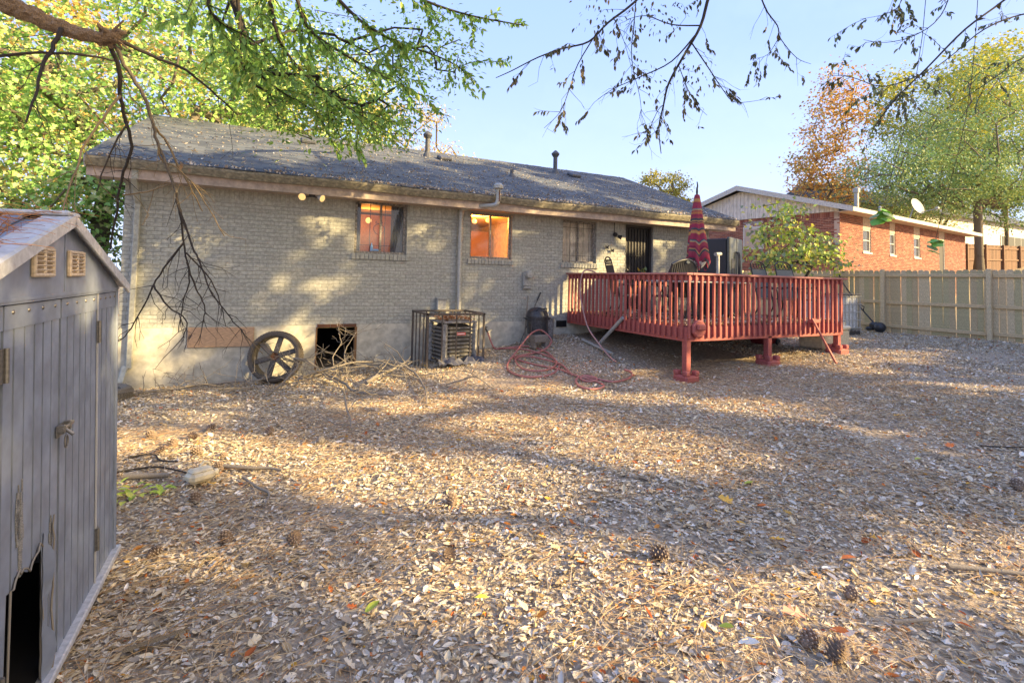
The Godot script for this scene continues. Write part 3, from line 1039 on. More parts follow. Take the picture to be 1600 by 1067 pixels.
func roof(o: Node3D, R: Vector3) -> void:
	var z0 := -9.2
	var y0 := 3.33
	var z1 := -13.9
	var y1 := 5.2
	var x0 := -2.3
	var x1 := 11.0
	var up := Vector3(0, y1 - y0, z1 - z0)
	var ln := up.length()
	up /= ln
	var nn := Vector3(0, -up.z, up.y).normalized()
	var b := MB.new(R)
	for s in 2:
		var f := func(x: float, t: float, d: float) -> Vector3:
			var p := Vector3(x, y0, z0) + up * t - nn * d
			if s == 1: p.z = 2 * z1 - p.z
			return p
		b.quad(f.call(x0, 0, .005), f.call(x1, 0, .005), f.call(x1, ln, .005), f.call(x0, ln, .005), nn)
		b.quad(f.call(x0, 0, .05), f.call(x1, 0, .05), f.call(x1, ln, .05), f.call(x0, ln, .05), -nn)
		b.quad(f.call(x0, 0, .005), f.call(x1, 0, .005), f.call(x1, 0, .05), f.call(x0, 0, .05), Vector3.BACK)
	part(o, "roof_deck", b, M.vent_grey)
	b = MB.new(R)
	for x in [x0 + .37, x1 - .42]:
		b.prism(PackedVector2Array([Vector2(-9.75, 3.1), Vector2(-18.05, 3.1), Vector2(-18.05, 3.44), Vector2(-13.9, 5.12), Vector2(-9.75, 3.48)]), .08, Vector3(x, 0, 0), Basis(Vector3(0, 0, 1), Vector3.UP, Vector3(-1, 0, 0)))
	part(o, "gable_wall", b, M.wall_paint)
	b = MB.new(R)
	b.mm(Vector3(x0 + .02, 3.085, -9.80), Vector3(x1 - .02, 3.105, -9.33))
	for k in 9: b.mm(Vector3(x0 + .02, 3.078, -9.36 - k * .0), Vector3(x0 + .021, 3.0785, -9.359))
	part(o, "soffit", b, M.soffit)
	b = MB.new(R); b.mm(Vector3(x0, 3.06, -9.33), Vector3(x1, 3.30, -9.30)); part(o, "fascia", b, M.soffit)
	# gutter: an open trough along the eave
	b = MB.new(R)
	var pr := [Vector2(-9.298, 3.31), Vector2(-9.298, 3.20), Vector2(-9.22, 3.195), Vector2(-9.20, 3.235), Vector2(-9.175, 3.29), Vector2(-9.17, 3.325), Vector2(-9.185, 3.325)]
	var seg := 14
	for i in pr.size() - 1:
		var d: Vector2 = pr[i + 1] - pr[i]
		var nv := Vector3(0, -d.x, d.y).normalized()
		for k in seg:
			var xa := lerpf(x0 + .01, x1 - .01, float(k) / seg)
			var xb := lerpf(x0 + .01, x1 - .01, float(k + 1) / seg)
			var sa := .012 * sin(k * 2.1)
			var sb := .012 * sin((k + 1) * 2.1)
			b.quad(Vector3(xa, pr[i].y + sa, pr[i].x), Vector3(xb, pr[i].y + sb, pr[i].x), Vector3(xb, pr[i + 1].y + sb, pr[i + 1].x), Vector3(xa, pr[i + 1].y + sa, pr[i + 1].x), nv)
	for x in [x0, x1 - .01]: b.mm(Vector3(x, 3.2, -9.295), Vector3(x + .012, 3.31, -9.18))
	part(o, "gutter", b, M.gutter)
	b = MB.new(R)
	for s in 2:
		for x in [x0 - .02, x1]:
			var c := Vector3(x + .01, y0, z0) + up * (ln * .5) - nn * .085
			var bs := Basis(Vector3.RIGHT, nn, Vector3.RIGHT.cross(nn))
			if s == 1:
				c.z = 2 * z1 - c.z
				var n2 := Vector3(nn.x, nn.y, -nn.z)
				bs = Basis(Vector3.RIGHT, n2, Vector3.RIGHT.cross(n2))
			b.box(c, Vector3(.022, .16, ln), bs)
	part(o, "rake_board", b, M.trim_white)
	# shingles
	var tones := [lin(104, 112, 118), lin(92, 99, 106), lin(114, 120, 124), lin(84, 91, 98), lin(106, 110, 112)]
	var cand := []
	var e := .13
	var k := 0
	while k * e < ln - .02:
		var x := x0 - .01 - (.1525 if k % 2 else 0.0) + rf(-.02, .02)
		while x < x1:
			var a := maxf(x, x0 - .01)
			var c := minf(x + .30, x1 + .01)
			if c - a > .04: cand.append([a, c, k])
			x += .305
		k += 1
	cand.sort_custom(func(p, q): return Vector2(p[0] - 1.0, p[2] * .25).length() < Vector2(q[0] - 1.0, q[2] * .25).length())
	var rest := MB.new(R)
	var shared := {}
	for i in cand.size():
		var s: Array = cand[i]
		var w: float = s[1] - s[0]
		var len_: float = .2 if s[2] * e + .19 < ln else ln - s[2] * e
		var tone: int = rng.randi() % 5
		var ctr: Vector3 = Vector3((s[0] + s[1]) * .5, y0, z0) + up * (s[2] * e - .015 + len_ * .5) + nn * (.014 + rf(0, .003))
		var tilt := nn.rotated(Vector3.RIGHT, .06)
		var bs := Basis(Vector3.RIGHT, tilt, Vector3.RIGHT.cross(tilt)) * Basis(Vector3.UP, rf(-.008, .008))
		if i < 300:
			var key := "%d %.2f %.2f" % [tone, w, len_]
			if not shared.has(key):
				var q := MB.new()
				q.col = tones[tone]
				q.box(Vector3.ZERO, Vector3(w, .011, len_))
				shared[key] = q.mesh()
			part(o, "shingle", shared[key], M.shingle, ctr - R, bs)
		else:
			rest.col = tones[tone]
			rest.box(ctr, Vector3(w, .011, len_), bs)
	tag(part(o, "shingles", rest, M.shingle), "", "", "", "stuff")
	b = MB.new(R)
	for i in 45:
		b.col = tones[i % 5]
		for sg in [1.0, -1.0]:
			var n2 := Vector3(0, nn.y, nn.z * sg)
			b.box(Vector3(x0 + .15 + i * .296, y1 + .012 + (i % 2) * .004, z1 + .09 * sg) + Vector3(0, -.028, 0), Vector3(.3, .008, .22), Basis(Vector3.RIGHT, n2, Vector3.RIGHT.cross(n2)))
	part(o, "ridge_cap", b, M.shingle)
	# pipes and vents through the roof
	var ry := func(z: float) -> float: return y0 + (z0 - z) * (y1 - y0) / (z0 - z1)
	for p in [Vector2(3.84, -13.0), Vector2(7.76, -13.0)]:
		var at := Vector3(p.x, ry.call(p.y), p.y)
		b = MB.new(R)
		b.lathe([Vector2(.16, -.06), Vector2(.1, .08), Vector2(.07, .12), Vector2(.062, .14), Vector2(.062, .5)], 14, at)
		var vp := part(o, "vent_pipe", b, M.vent_grey)
		b = MB.new(R); b.lathe([Vector2(0, .48), Vector2(.07, .5), Vector2(.12, .58), Vector2(.12, .61), Vector2(.03, .7), Vector2(0, .7)], 14, at); part(vp, "vent_cap", b, M.vent_grey)
	b = MB.new(R); b.lathe([Vector2(.14, -.08), Vector2(.07, .06), Vector2(.045, .1), Vector2(.045, .2), Vector2(0, .2)], 12, Vector3(5.6, ry.call(-11.5), -11.5)); part(o, "vent_stub", b, M.vent_grey)
	for p in [Vector2(4.25, -12.8), Vector2(8.3, -12.8), Vector2(.9, -12.7)]:
		b = MB.new(R)
		b.bbox(Vector3(p.x, ry.call(p.y) + .07, p.y), Vector3(.34, .1, .34), .03, Basis(Vector3.RIGHT, nn, Vector3.RIGHT.cross(nn)))
		part(o, "roof_vent", b, M.vent_grey)
	# pale fallen leaves caught on the shingles
	var mn := Many.new()
	var pal := [lin(214, 206, 196), lin(196, 182, 166), lin(170, 150, 130), lin(226, 220, 212)]
	for i in 5600:
		var t := ln * (pow(rng.randf(), 1.5))
		if rng.randf() < .12: t = rf(.0, .12)
		var x := rf(x0 + .1, x1 - .1)
		if x < 1.0 and rng.randf() < .5: continue
		var bs := Basis(Vector3.UP, rf(0, TAU)) * Basis(Vector3.RIGHT, -PI / 2 + rf(-.4, .4))
		var s := rf(.03, .07)
		mn.add(Vector3(x, y0, z0) + up * t + nn * rf(.018, .03), Basis(bs.x * s * .8, bs.y * s, bs.z * s), pick(pal))
	for i in 900:
		var bs := Basis(rv().normalized(), rf(0, TAU))
		mn.add(Vector3(rf(x0, x1), rf(3.31, 3.345), rf(-9.27, -9.19)), bs.scaled(Vector3.ONE * rf(.03, .07)), pick(pal))
	many(self, "roof_leaves", mn, T.leaf_curl, M.litter, "small pale dry leaves lying on the grey shingle roof", "fallen leaves")

# ---------------------------------------------------------------- deck
func deck() -> void:
	var R := Vector3(8.25, .3, -8.0)
	var o := thing("wooden_deck", "raised red painted wooden deck with baluster railing", "deck", R)
	var xa := 6.22
	var xb := 10.35
	var za := -9.78
	var zb := -6.2
	var b: MB
	var pv := [M.deck_red, M.deck_red_b]
	# floor boards run along the house
	var n := 25
	for i in n:
		var w := (zb - za) / n
		b = MB.new(R); b.bbox(Vector3((xa + xb) * .5 + rf(-.006, .006), .985, za + (i + .5) * w), Vector3(xb - xa - .05, .036, w - .008), .004); part(o, "floor_board", b, M.deck_floor)
	# rim joists
	for s in [[Vector3(xa, .75, za), Vector3(xa + .038, .985, zb)], [Vector3(xb - .038, .75, za), Vector3(xb, .985, zb)], [Vector3(xa + .04, .75, zb - .038), Vector3(xb - .04, .985, zb)], [Vector3(xa + .04, .75, za), Vector3(xb - .04, .96, za + .04)]]:
		b = MB.new(R); b.bbox((s[0] + s[1]) * .5, (s[1] - s[0]).abs(), .004); part(o, "rim_joist", b, M.deck_red)
	for i in 8:
		b = MB.new(R); b.mm(Vector3(xa + .5 + i * .48, .76, za + .05), Vector3(xa + .538 + i * .48, .966, zb - .04)); part(o, "joist", b, M.deck_red_b)
	# posts on notched concrete blocks painted red
	for p in [Vector3(xa + .06, 0, zb - .06), Vector3(8.22, 0, zb - .05), Vector3(xb - .1, 0, zb - .06)]:
		var g := gfast(p.x, p.z)
		b = MB.new(R); b.bbox(Vector3(p.x, (g + .15 + .76) * .5, p.z), Vector3(.1, .76 - g - .1, .1), .006)
		var ps := part(o, "post", b, M.deck_red)
		b = MB.new(R)
		b.bbox(Vector3(p.x, g + .04, p.z), Vector3(.31, .16, .31), .03)
		for q in [Vector3(.1, 0, .1), Vector3(-.1, 0, .1), Vector3(.1, 0, -.1), Vector3(-.1, 0, -.1)]: b.bbox(Vector3(p.x, g + .15, p.z) + q, Vector3(.1, .08, .1), .015)
		part(ps, "footing", b, M.deck_red)
	# balusters outside the rim and a flat cap
	var spots := []
	var k := 0
	for i in 27: spots.append([Vector3(xa - .021, 0, za + .1 + i * (zb - za - .05) / 27.0), 0])
	for i in 30: spots.append([Vector3(xa + .03 + i * (xb - xa) / 30.0, 0, zb + .021), 1])
	for i in 27: spots.append([Vector3(xb + .021, 0, zb - .04 - i * (zb - za) / 27.0), 2])
	for s in spots:
		b = MB.new(R)
		var lean := Basis(Vector3.BACK, rf(-.008, .008)) * Basis(Vector3.RIGHT, rf(-.006, .006))
		b.bbox(s[0] + Vector3(0, 1.315 + rf(-.008, .008), 0), Vector3(.04, 1.02, .04), .004, lean)
		part(o, "baluster", b, pv[rng.randi() % 2])
	for s in [[Vector3(xa - .06, 1.83, za + .02), Vector3(xa + .08, 1.866, zb + .06)], [Vector3(xb - .08, 1.83, za + .02), Vector3(xb + .06, 1.866, zb + .06)], [Vector3(xa + .082, 1.83, zb - .08), Vector3(xb - .082, 1.866, zb + .06)]]:
		b = MB.new(R); b.bbox((s[0] + s[1]) * .5, (s[1] - s[0]).abs(), .006); part(o, "rail_cap", b, M.deck_cap)
	for s in [[Vector3(xa, 1.74, za + .02), Vector3(xa + .036, 1.829, zb)], [Vector3(xb - .036, 1.74, za + .02), Vector3(xb, 1.829, zb)], [Vector3(xa + .038, 1.74, zb - .036), Vector3(xb - .038, 1.829, zb)]]:
		b = MB.new(R); b.bbox((s[0] + s[1]) * .5, (s[1] - s[0]).abs(), .004); part(o, "rail", b, M.deck_red)
	# red painted solar lamp housing at the corner and a small bracket near the right end
	b = MB.new(R)
	b.lathe([Vector2(0, .05), Vector2(.13, .05), Vector2(.15, .035), Vector2(.15, 0)], 8, Vector3(6.42, .96, zb + .043), Basis(Vector3.RIGHT, PI / 2) * Basis(Vector3.UP, PI / 8), false)
	b.bbox(Vector3(6.42, .99, zb + .12), Vector3(.17, .09, .06), .015)
	part(o, "corner_bracket", b, M.deck_red)
	b = MB.new(R); b.bbox(Vector3(9.35, 1.04, zb + .08), Vector3(.22, .07, .09), .01); b.bbox(Vector3(9.35, .98, zb + .07), Vector3(.1, .06, .05), .01); part(o, "bracket", b, M.deck_red)
	# dry leaves on the boards
	var mn := Many.new()
	var pal := [lin(206, 188, 166), lin(190, 172, 150), lin(170, 148, 124), lin(150, 124, 98), lin(222, 206, 184)]
	for i in 3200:
		var x := rf(xa + .1, xb - .1)
		var z := rf(za + .3, zb - .06)
		if rng.randf() < .5: z = zb - .06 - pow(rng.randf(), 2) * 2.0
		var bs := Basis(Vector3.UP, rf(0, TAU)) * Basis(Vector3.RIGHT, -PI / 2 + rf(-.6, .6))
		var s := rf(.04, .08)
		mn.add(Vector3(x, rf(1.006, 1.03), z), bs.scaled_local(Vector3.ONE * s), pick(pal))
	many(self, "deck_leaves", mn, T.leaf_curl, M.litter, "dry leaves lying on the boards of the red deck", "fallen leaves")

# wrought iron sling chair: base centre at the origin, facing +z
func sling_chair(label: String, at: Vector3, turn: float, sling: String, w := .56) -> void:
	var o := thing("patio_chair", label, "chair", at, turn, "metal sling chairs on the deck")
	var b: MB
	for s in [-1.0, 1.0]:
		b = MB.new()
		b.tube(smooth_path([Vector3(s * w * .5, 0, .28), Vector3(s * w * .5, .38, .24), Vector3(s * w * .52, .62, .2), Vector3(s * w * .52, .64, -.05), Vector3(s * w * .5, .6, -.26)], 4), taper(17, .014, .014), 6)
		b.tube(smooth_path([Vector3(s * w * .47, 0, -.34), Vector3(s * w * .47, .2, -.2), Vector3(s * w * .47, .4, -.2), Vector3(s * w * .46, .8, -.3), Vector3(s * w * .42, 1.12, -.38)], 4), taper(17, .014, .014), 6)
		part(o, "side_frame", b, M.black_iron)
	b = MB.new()
	b.tube(smooth_path([Vector3(-w * .42, 1.12, -.38), Vector3(-w * .25, 1.17, -.39), Vector3(0, 1.19, -.395), Vector3(w * .25, 1.17, -.39), Vector3(w * .42, 1.12, -.38)], 4), taper(17, .015, .015), 6)
	b.rod(Vector3(-w * .43, 1.02, -.355), Vector3(w * .43, 1.02, -.355), .012, 6)
	for k in 5:
		var ring := []
		var cx := (k - 2) * w * .165
		for i in 11: ring.append(Vector3(cx + cos(i * TAU / 10) * w * .075, 1.09 + sin(i * TAU / 10) * .05, -.375))
		b.tube(ring, taper(11, .008, .008), 4, false)
	part(o, "back_scroll", b, M.black_iron)
	b = MB.new()
	b.box(Vector3(0, .72, -.282), Vector3(w * .88, .62, .012), Basis(Vector3.RIGHT, -.24))
	part(o, "back_sling", b, M[sling])
	b = MB.new()
	b.box(Vector3(0, .41, .02), Vector3(w * .92, .012, .5), Basis(Vector3.RIGHT, -.08))
	b.rod(Vector3(-w * .5, .4, .24), Vector3(w * .5, .4, .24), .013, 6)
	part(o, "seat_sling", b, M[sling])

func deck_things() -> void:
	var b: MB
	var y := 1.004
	sling_chair("metal sling chair nearest the house window, its back to the left", Vector3(6.78, y, -8.45), 1.2, "sling_dark")
	sling_chair("metal sling chair just left of the striped umbrella, turned from the table", Vector3(8.28, y, -8.5), -1.0, "sling_dark")
	sling_chair("grey sling chair nearer the fridge at the right end of the deck", Vector3(9.48, y, -7.05), .1, "sling")
	sling_chair("broad grey sling chair at the right end of the deck near the corner", Vector3(10.0, y, -6.85), .05, "sling", .64)
	# black resin chair seen from behind
	var o := thing("resin_chair", "black moulded resin chair with slotted round back at deck table", "chair", Vector3(7.02, y, -7.35), PI + .1)
	b = MB.new()
	for i in 15:
		var u := (i - 7) / 7.0
		var top := 1.03 + .08 * (1 - u * u) + .0
		b.box(Vector3(u * .3, (.46 + top) * .5, -.26 + .06 * u * u), Vector3(.03, top - .46, .022), Basis(Vector3.RIGHT, -.18))
	part(o, "back_slats", b, M.resin_black)
	b = MB.new()
	var arc := []
	for i in 15:
		var u := (i - 7) / 7.0
		arc.append(Vector3(u * .32, 1.02 + .1 * (1 - u * u), -.31 + .06 * u * u))
	b.tube(arc, taper(15, .03, .03), 6)
	b.bbox(Vector3(0, .44, .02), Vector3(.56, .04, .52), .015)
	for s in [-1.0, 1.0]:
		b.tube([Vector3(s * .32, 1.0, -.25), Vector3(s * .34, .68, -.1), Vector3(s * .34, .66, .24)], [.025, .025, .025], 6)
	part(o, "shell", b, M.resin_black)
	b = MB.new(); b.lathe([Vector2(0, .012), Vector2(.05, .01), Vector2(.055, 0)], 12, Vector3(0, 1.075, -.345), Basis(Vector3.RIGHT, -PI / 2) * Basis.from_scale(Vector3(1, 1, .5))); part(o, "oval_badge", b, M.sling)
	for s in [Vector3(-.25, 0, -.28), Vector3(.25, 0, -.28), Vector3(-.28, 0, .24), Vector3(.28, 0, .24)]:
		b = MB.new(); b.tube([s, s * Vector3(.9, 0, .9) + Vector3(0, .44, 0)], [.018, .028], 6); part(o, "leg", b, M.resin_black)
	# glass table with the umbrella standing in it
	o = thing("glass_table", "long glass topped patio table with black metal legs", "table", Vector3(7.62, y, -7.35))
	b = MB.new(); b.bbox(Vector3(0, .72, 0), Vector3(1.7, .012, 1.0), .004); part(o, "table_top", b, M.sling)
	b = MB.new()
	for s in [[Vector3(-.86, .715, -.51), Vector3(.86, .715, -.51)], [Vector3(-.86, .715, .51), Vector3(.86, .715, .51)], [Vector3(-.86, .715, -.51), Vector3(-.86, .715, .51)], [Vector3(.86, .715, -.51), Vector3(.86, .715, .51)]]: b.rod(s[0], s[1], .018, 6)
	part(o, "rim", b, M.galvanised)
	for s in [Vector3(-.7, 0, -.4), Vector3(.7, 0, -.4), Vector3(-.7, 0, .4), Vector3(.7, 0, .4)]:
		b = MB.new(); b.tube(smooth_path([s, s * Vector3(.7, 0, .7) + Vector3(0, .35, 0), s + Vector3(0, .7, 0)], 4), taper(9, .016, .016), 6); part(o, "leg", b, M.black_iron)
	umbrella()
	# refrigerator left outdoors
	o = thing("black_refrigerator", "black two door refrigerator standing outdoors on the deck", "refrigerator", Vector3(9.15, y, -8.15), .41)
	b = MB.new(); b.bbox(Vector3(0, .84, -.06), Vector3(.88, 1.64, .66), .012); part(o, "cabinet", b, M.fridge_black)
	for s in [-1.0, 1.0]:
		b = MB.new(); b.bbox(Vector3(s * .222, .86, .315), Vector3(.436, 1.66, .075), .02); var d := part(o, "fridge_door", b, M.fridge_face)
		b = MB.new(); b.tube(smooth_path([Vector3(s * .05, .55, .355), Vector3(s * .05, .6, .405), Vector3(s * .05, 1.3, .405), Vector3(s * .05, 1.38, .355)], 3), taper(10, .016, .016), 6); part(d, "handle", b, M.resin_black)
	b = MB.new(); b.bbox(Vector3(-.24, 1.05, .356), Vector3(.2, .36, .02), .008); part(o, "dispenser", b, M.resin_black)
	# galvanised T post
	o = thing("metal_post", "galvanised metal post with a short crossbar beside the refrigerator", "post", Vector3(8.42, y, -7.55))
	b = MB.new(); b.rod(Vector3(0, 0, 0), Vector3(0, 1.27, 0), .035, 10); part(o, "upright", b, M.galvanised)
	b = MB.new(); b.rod(Vector3(-.12, 1.29, .05), Vector3(.14, 1.31, -.06), .038, 10); part(o, "crossbar", b, M.galvanised)
	# flower pot by the door
	o = thing("flower_pot", "small dark pot with a yellow flower in front of the door", "plant pot", Vector3(7.75, y, -9.0))
	b = MB.new(); b.lathe([Vector2(0, 0), Vector2(.1, 0), Vector2(.14, .6), Vector2(.12, .6), Vector2(.1, .55), Vector2(0, .55)], 12, Vector3.ZERO); part(o, "pot", b, M.dark_metal)
	var mn := Many.new()
	for i in 60: mn.add(Vector3(rf(-.1, .1), rf(.55, .95), rf(-.1, .1)), leaf_basis(Vector3(rf(-1, 1), rf(.2, 1), rf(-1, 1)), Vector3.UP, rf(.06, .12)), pick([lin(96, 110, 60), lin(210, 180, 70), lin(130, 130, 80)]))
	many(o, "flowers", mn, T.leaf_oval, M.leaf)

func umbrella() -> void:
	var at := Vector3(7.62, 1.004, -7.35)
	var o := thing("patio_umbrella", "closed patio umbrella striped in red, orange and grey", "umbrella", at)
	var b := MB.new(); b.rod(Vector3(0, 0, 0), Vector3(0, 2.5, 0), .02, 10); part(o, "pole", b, M.dark_metal)
	b = MB.new(); b.lathe([Vector2(0, 0), Vector2(.24, 0), Vector2(.24, .04), Vector2(.06, .1), Vector2(.05, .3), Vector2(0, .3)], 16, Vector3(0, .002, 0)); part(o, "base", b, M.dark_metal)
	b = MB.new(); b.tube(smooth_path([Vector3(0, 2.46, 0), Vector3(-.01, 2.54, .01), Vector3(.015, 2.6, 0), Vector3(0, 2.68, 0)], 3), taper(10, .022, .01), 6); part(o, "finial", b, M.bark_dark)
	# folded cloth: pleats that widen to the hem, woven in stripes
	var stripes := [lin(170, 54, 82), lin(124, 48, 62), lin(80, 80, 84), lin(150, 152, 146), lin(200, 130, 76), lin(160, 60, 78), lin(172, 54, 86), lin(94, 98, 104), lin(204, 160, 96), lin(116, 66, 78)]
	b = MB.new()
	var rows := 64
	var f := func(i: int, k: float) -> Vector3:
		var t := float(i) / rows
		var a := k / 48.0 * TAU
		var r := lerpf(.045, .20, pow(t, .8))
		r *= 1.0 + .22 * t * cos(a * 8 + sin(t * 5) * .4) + .05 * sin(a * 3 + t * 6)
		var hem := .1 * t * t * (cos(a * 4 + .7)) + .03 * t * sin(a * 8)
		if t > .93: r *= 1.0 - (t - .93) * 4.0
		return Vector3(cos(a) * r + .03 * t, 2.42 - 1.36 * t + hem * t, sin(a) * r)
	for i in rows:
		b.col = stripes[(i * 7 + int(i / 3.0) * 3) % 10] if i % 2 else stripes[(i * 3 + 6) % 10]
		if i % 9 < 4: b.col = stripes[6 if (i / 9) % 2 else 0].lerp(b.col, .15)
		for k in 48:
			b.quad(f.call(i, k), f.call(i, k + 1), f.call(i + 1, k + 1), f.call(i + 1, k), (f.call(i, k + 1) - f.call(i, k)).cross(f.call(i + 1, k) - f.call(i, k)).normalized())
	mat("umbrella_cloth", Color(1, 1, 1), .85, "fine", Vector3(8, 8, 8), 0, 0, true)
	part(o, "canopy", b, M.umbrella_cloth)
	b = MB.new()
	for i in 10:
		var a := i * TAU / 10
		b.tri(Vector3(cos(a) * .1, .98, sin(a) * .1), Vector3(cos(a) * .2, 1.12, sin(a) * .2), Vector3(cos(a + .6) * .17, 1.09, sin(a + .6) * .17))
	part(o, "valance_lining", b, M.trim_white)

# ---------------------------------------------------------------- metal shed: front at local x = 0 facing +x, middle of the front at z = 0
func shed() -> void:
	var o := thing("garden_shed", "grey ribbed metal shed with torn door and pale vents", "shed", Vector3(-.733, -.02, -2.955))
	o.basis = Basis(Vector3.BACK, .039)
	var b: MB
	var hw := .985
	var dp := 1.7
	var top := 1.62
	# frame behind the panels
	b = MB.new()
	b.mm(Vector3(-dp, .0, -hw + .01), Vector3(-dp + .02, top, hw - .01))
	b.mm(Vector3(-dp, -.01, -hw), Vector3(-.02, .03, hw)); b.mm(Vector3(-.04, 1.53, -hw + .02), Vector3(-.02, top, hw - .02))
	part(o, "inner_walls", b, M.shed_black)
	for s in [-1.0, 1.0]:
		b = MB.new()
		b.mm(Vector3(-dp, .03, s * hw - .012), Vector3(-.01, top, s * hw + .012))
		for k in 16: b.mm(Vector3(-.05 - k * .105 - .07, .05, s * (hw + .012)), Vector3(-.05 - k * .105, top - .02, s * (hw + .02)))
		part(o, "side_panel", b, M.shed_panel)
	# front leaves made of raised strips with dark grooves
	var hole := func(z: float) -> float:   # height of the torn edge above the sill
		if z < .165: return .0
		if z < .53: return .575 + .018 * sin(z * 34) + .01 * sin(z * 90)
		return .0
	for leaf in [[-hw, -.578, "front_panel"], [-.572, -.006, "door"], [.006, .572, "door"], [.578, hw, "front_panel"]]:
		b = MB.new()
		var n := int((leaf[1] - leaf[0]) / .09)
		var w: float = (leaf[1] - leaf[0]) / n
		for i in n:
			var z0: float = leaf[0] + i * w
			var g := .012 if (i * 5 + 2) % 3 else .019
			for k in 3:
				var za := lerpf(z0 + g * .5, z0 + w - g * .5, k / 3.0)
				var zb := lerpf(z0 + g * .5, z0 + w - g * .5, (k + 1) / 3.0)
				var ya: float = maxf(.03, hole.call(za))
				var yb: float = maxf(.03, hole.call(zb))
				b.quad(Vector3(0, ya, za), Vector3(0, yb, zb), Vector3(0, 1.52, zb), Vector3(0, 1.52, za), Vector3.RIGHT)
			for zz in [z0 + g * .5, z0 + w - g * .5]:
				var yy: float = maxf(.03, hole.call(zz))
				b.quad(Vector3(0, yy, zz), Vector3(0, 1.52, zz), Vector3(-.012, 1.52, zz), Vector3(-.012, yy, zz), Vector3.BACK)
		var p := part(o, leaf[2], b, M.shed_panel)
		b = MB.new()
		for k in 24:
			var za: float = lerpf(leaf[0], leaf[1], k / 24.0)
			var zb: float = lerpf(leaf[0], leaf[1], (k + 1) / 24.0)
			var ya: float = maxf(.03, hole.call(za))
			var yb: float = maxf(.03, hole.call(zb))
			b.quad(Vector3(-.012, ya, za), Vector3(-.012, yb, zb), Vector3(-.012, 1.52, zb), Vector3(-.012, 1.52, za), Vector3.RIGHT)
		part(p, "groove_sheet", b, M.shed_dark)
		b = MB.new()
		b.mm(Vector3(-.011, 1.5, leaf[0] + .003), Vector3(.004, 1.585, leaf[1] - .003))
		part(p, "head_strip", b, M.shed_panel)
		if leaf[2] == "door" and leaf[0] > 0: tag(p, "left door torn open at its foot")
		for k in 4:
			b = MB.new(); b.lathe([Vector2(0, .006), Vector2(.007, .004), Vector2(.009, 0)], 8, Vector3(.004, 1.56, lerpf(leaf[0], leaf[1], (k + .5) / 4.0)), Basis(Vector3.BACK, -PI / 2)); part(p, "screw", b, M.steel)
	# torn flap and frayed edge of the hole
	b = MB.new()
	var prev := Vector3.ZERO
	for i in 13:
		var y := .03 + i * .05
		var q := Vector3(.012 + .02 * sin(i * .9), y, .105 + .02 * sin(i * 1.7) + i * .003)
		if i: b.quad(prev, q, Vector3(.004, q.y, .18 + .006 * sin(i * 2.0)), Vector3(.004, prev.y, .18 + .006 * sin((i - 1) * 2.0)), Vector3(1, 0, .2).normalized())
		prev = q
	part(o, "torn_flap", b, M.shed_panel)
	b = MB.new()
	var ed := []
	for i in 14: ed.append(Vector3(.006 + rf(0, .01), .02 + i * .05, .088 + rf(-.006, .006)))
	b.tube(ed, taper(14, .005, .003), 4)
	ed = []
	for i in 14:
		var z := .20 + i * .0255
		ed.append(Vector3(.004 + rf(0, .006), hole.call(z) + rf(0, .012), z))
	b.tube(ed, taper(14, .004, .004), 4)
	ed = []
	for i in 12: ed.append(Vector3(-.004, .04 + i * .048, .162 + .004 * sin(i * 2.2)))
	b.tube(ed, taper(12, .007, .007), 4)
	part(o, "torn_edge", b, M.torn_edge)
	b = MB.new()
	for s in [[.40, .6, .95], [.43, .72, .92], [.09, .55, .66]]:
		for i in 8:
			var y := lerpf(s[1], s[2], i / 8.0)
			var w := .018 * sin(i * .5 + .2) + .004
			b.box(Vector3(.003, y, s[0] + rf(-.006, .006)), Vector3(.003, .05, w + .01), Basis(Vector3.RIGHT, rf(-.15, .15)))
	part(o, "scraped_paint", b, M.torn)
	# corner post, sill, white edge strip at the hinge
	b = MB.new(); b.bbox(Vector3(-.01, .8, -hw + .012), Vector3(.05, 1.6, .03), .006); part(o, "corner_post", b, M.shed_panel)
	b = MB.new(); b.mm(Vector3(.001, .02, -.584), Vector3(.008, 1.6, -.572)); part(o, "edge_strip", b, M.shed_edge)
	b = MB.new(); b.bbox(Vector3(.0, .012, 0), Vector3(.07, .035, hw * 2 + .06), .006); part(o, "sill", b, M.shed_trim)
	for s in [-1.0, 1.0]:
		for y in [.26, 1.38]:
			b = MB.new()
			b.mm(Vector3(.004, y - .06, s * .588 - .022), Vector3(.009, y + .06, s * .588 + .022)); b.rod(Vector3(.014, y - .06, s * .576), Vector3(.014, y + .06, s * .576), .008, 8)
			part(o, "hinge", b, M.steel)
	# latch with padlock staple
	b = MB.new()
	b.mm(Vector3(.004, .98, -.05), Vector3(.01, 1.03, .05)); b.rod(Vector3(.025, 1.015, -.09), Vector3(.025, 1.015, .06), .009, 8)
	b.rod(Vector3(.025, 1.015, .02), Vector3(.06, .985, .03), .007, 6)
	for z in [-.04, .04]: b.bbox(Vector3(.02, 1.015, z), Vector3(.03, .04, .016), .004)
	var rg := []
	for i in 13: rg.append(Vector3(.03 + .0 * i, .955 + cos(i * TAU / 12) * .028, .01 + sin(i * TAU / 12) * .02))
	b.tube(rg, taper(13, .004, .004), 5, false)
	part(o, "latch", b, M.steel)
	# gable with two louvred vents
	b = MB.new()
	var bs := Basis(Vector3(0, 0, -1), Vector3.UP, Vector3.RIGHT)
	b.prism(PackedVector2Array([Vector2(-hw, top - .03), Vector2(hw, top - .03), Vector2(hw, top + .0), Vector2(0, 1.945), Vector2(-hw, top + .0)]), .02, Vector3(-.006, 0, 0), bs)
	b.mm(Vector3(.012, 1.60, -hw), Vector3(.018, 1.612, hw)); b.mm(Vector3(.0145, 1.62, -.003), Vector3(.017, 1.93, .003))
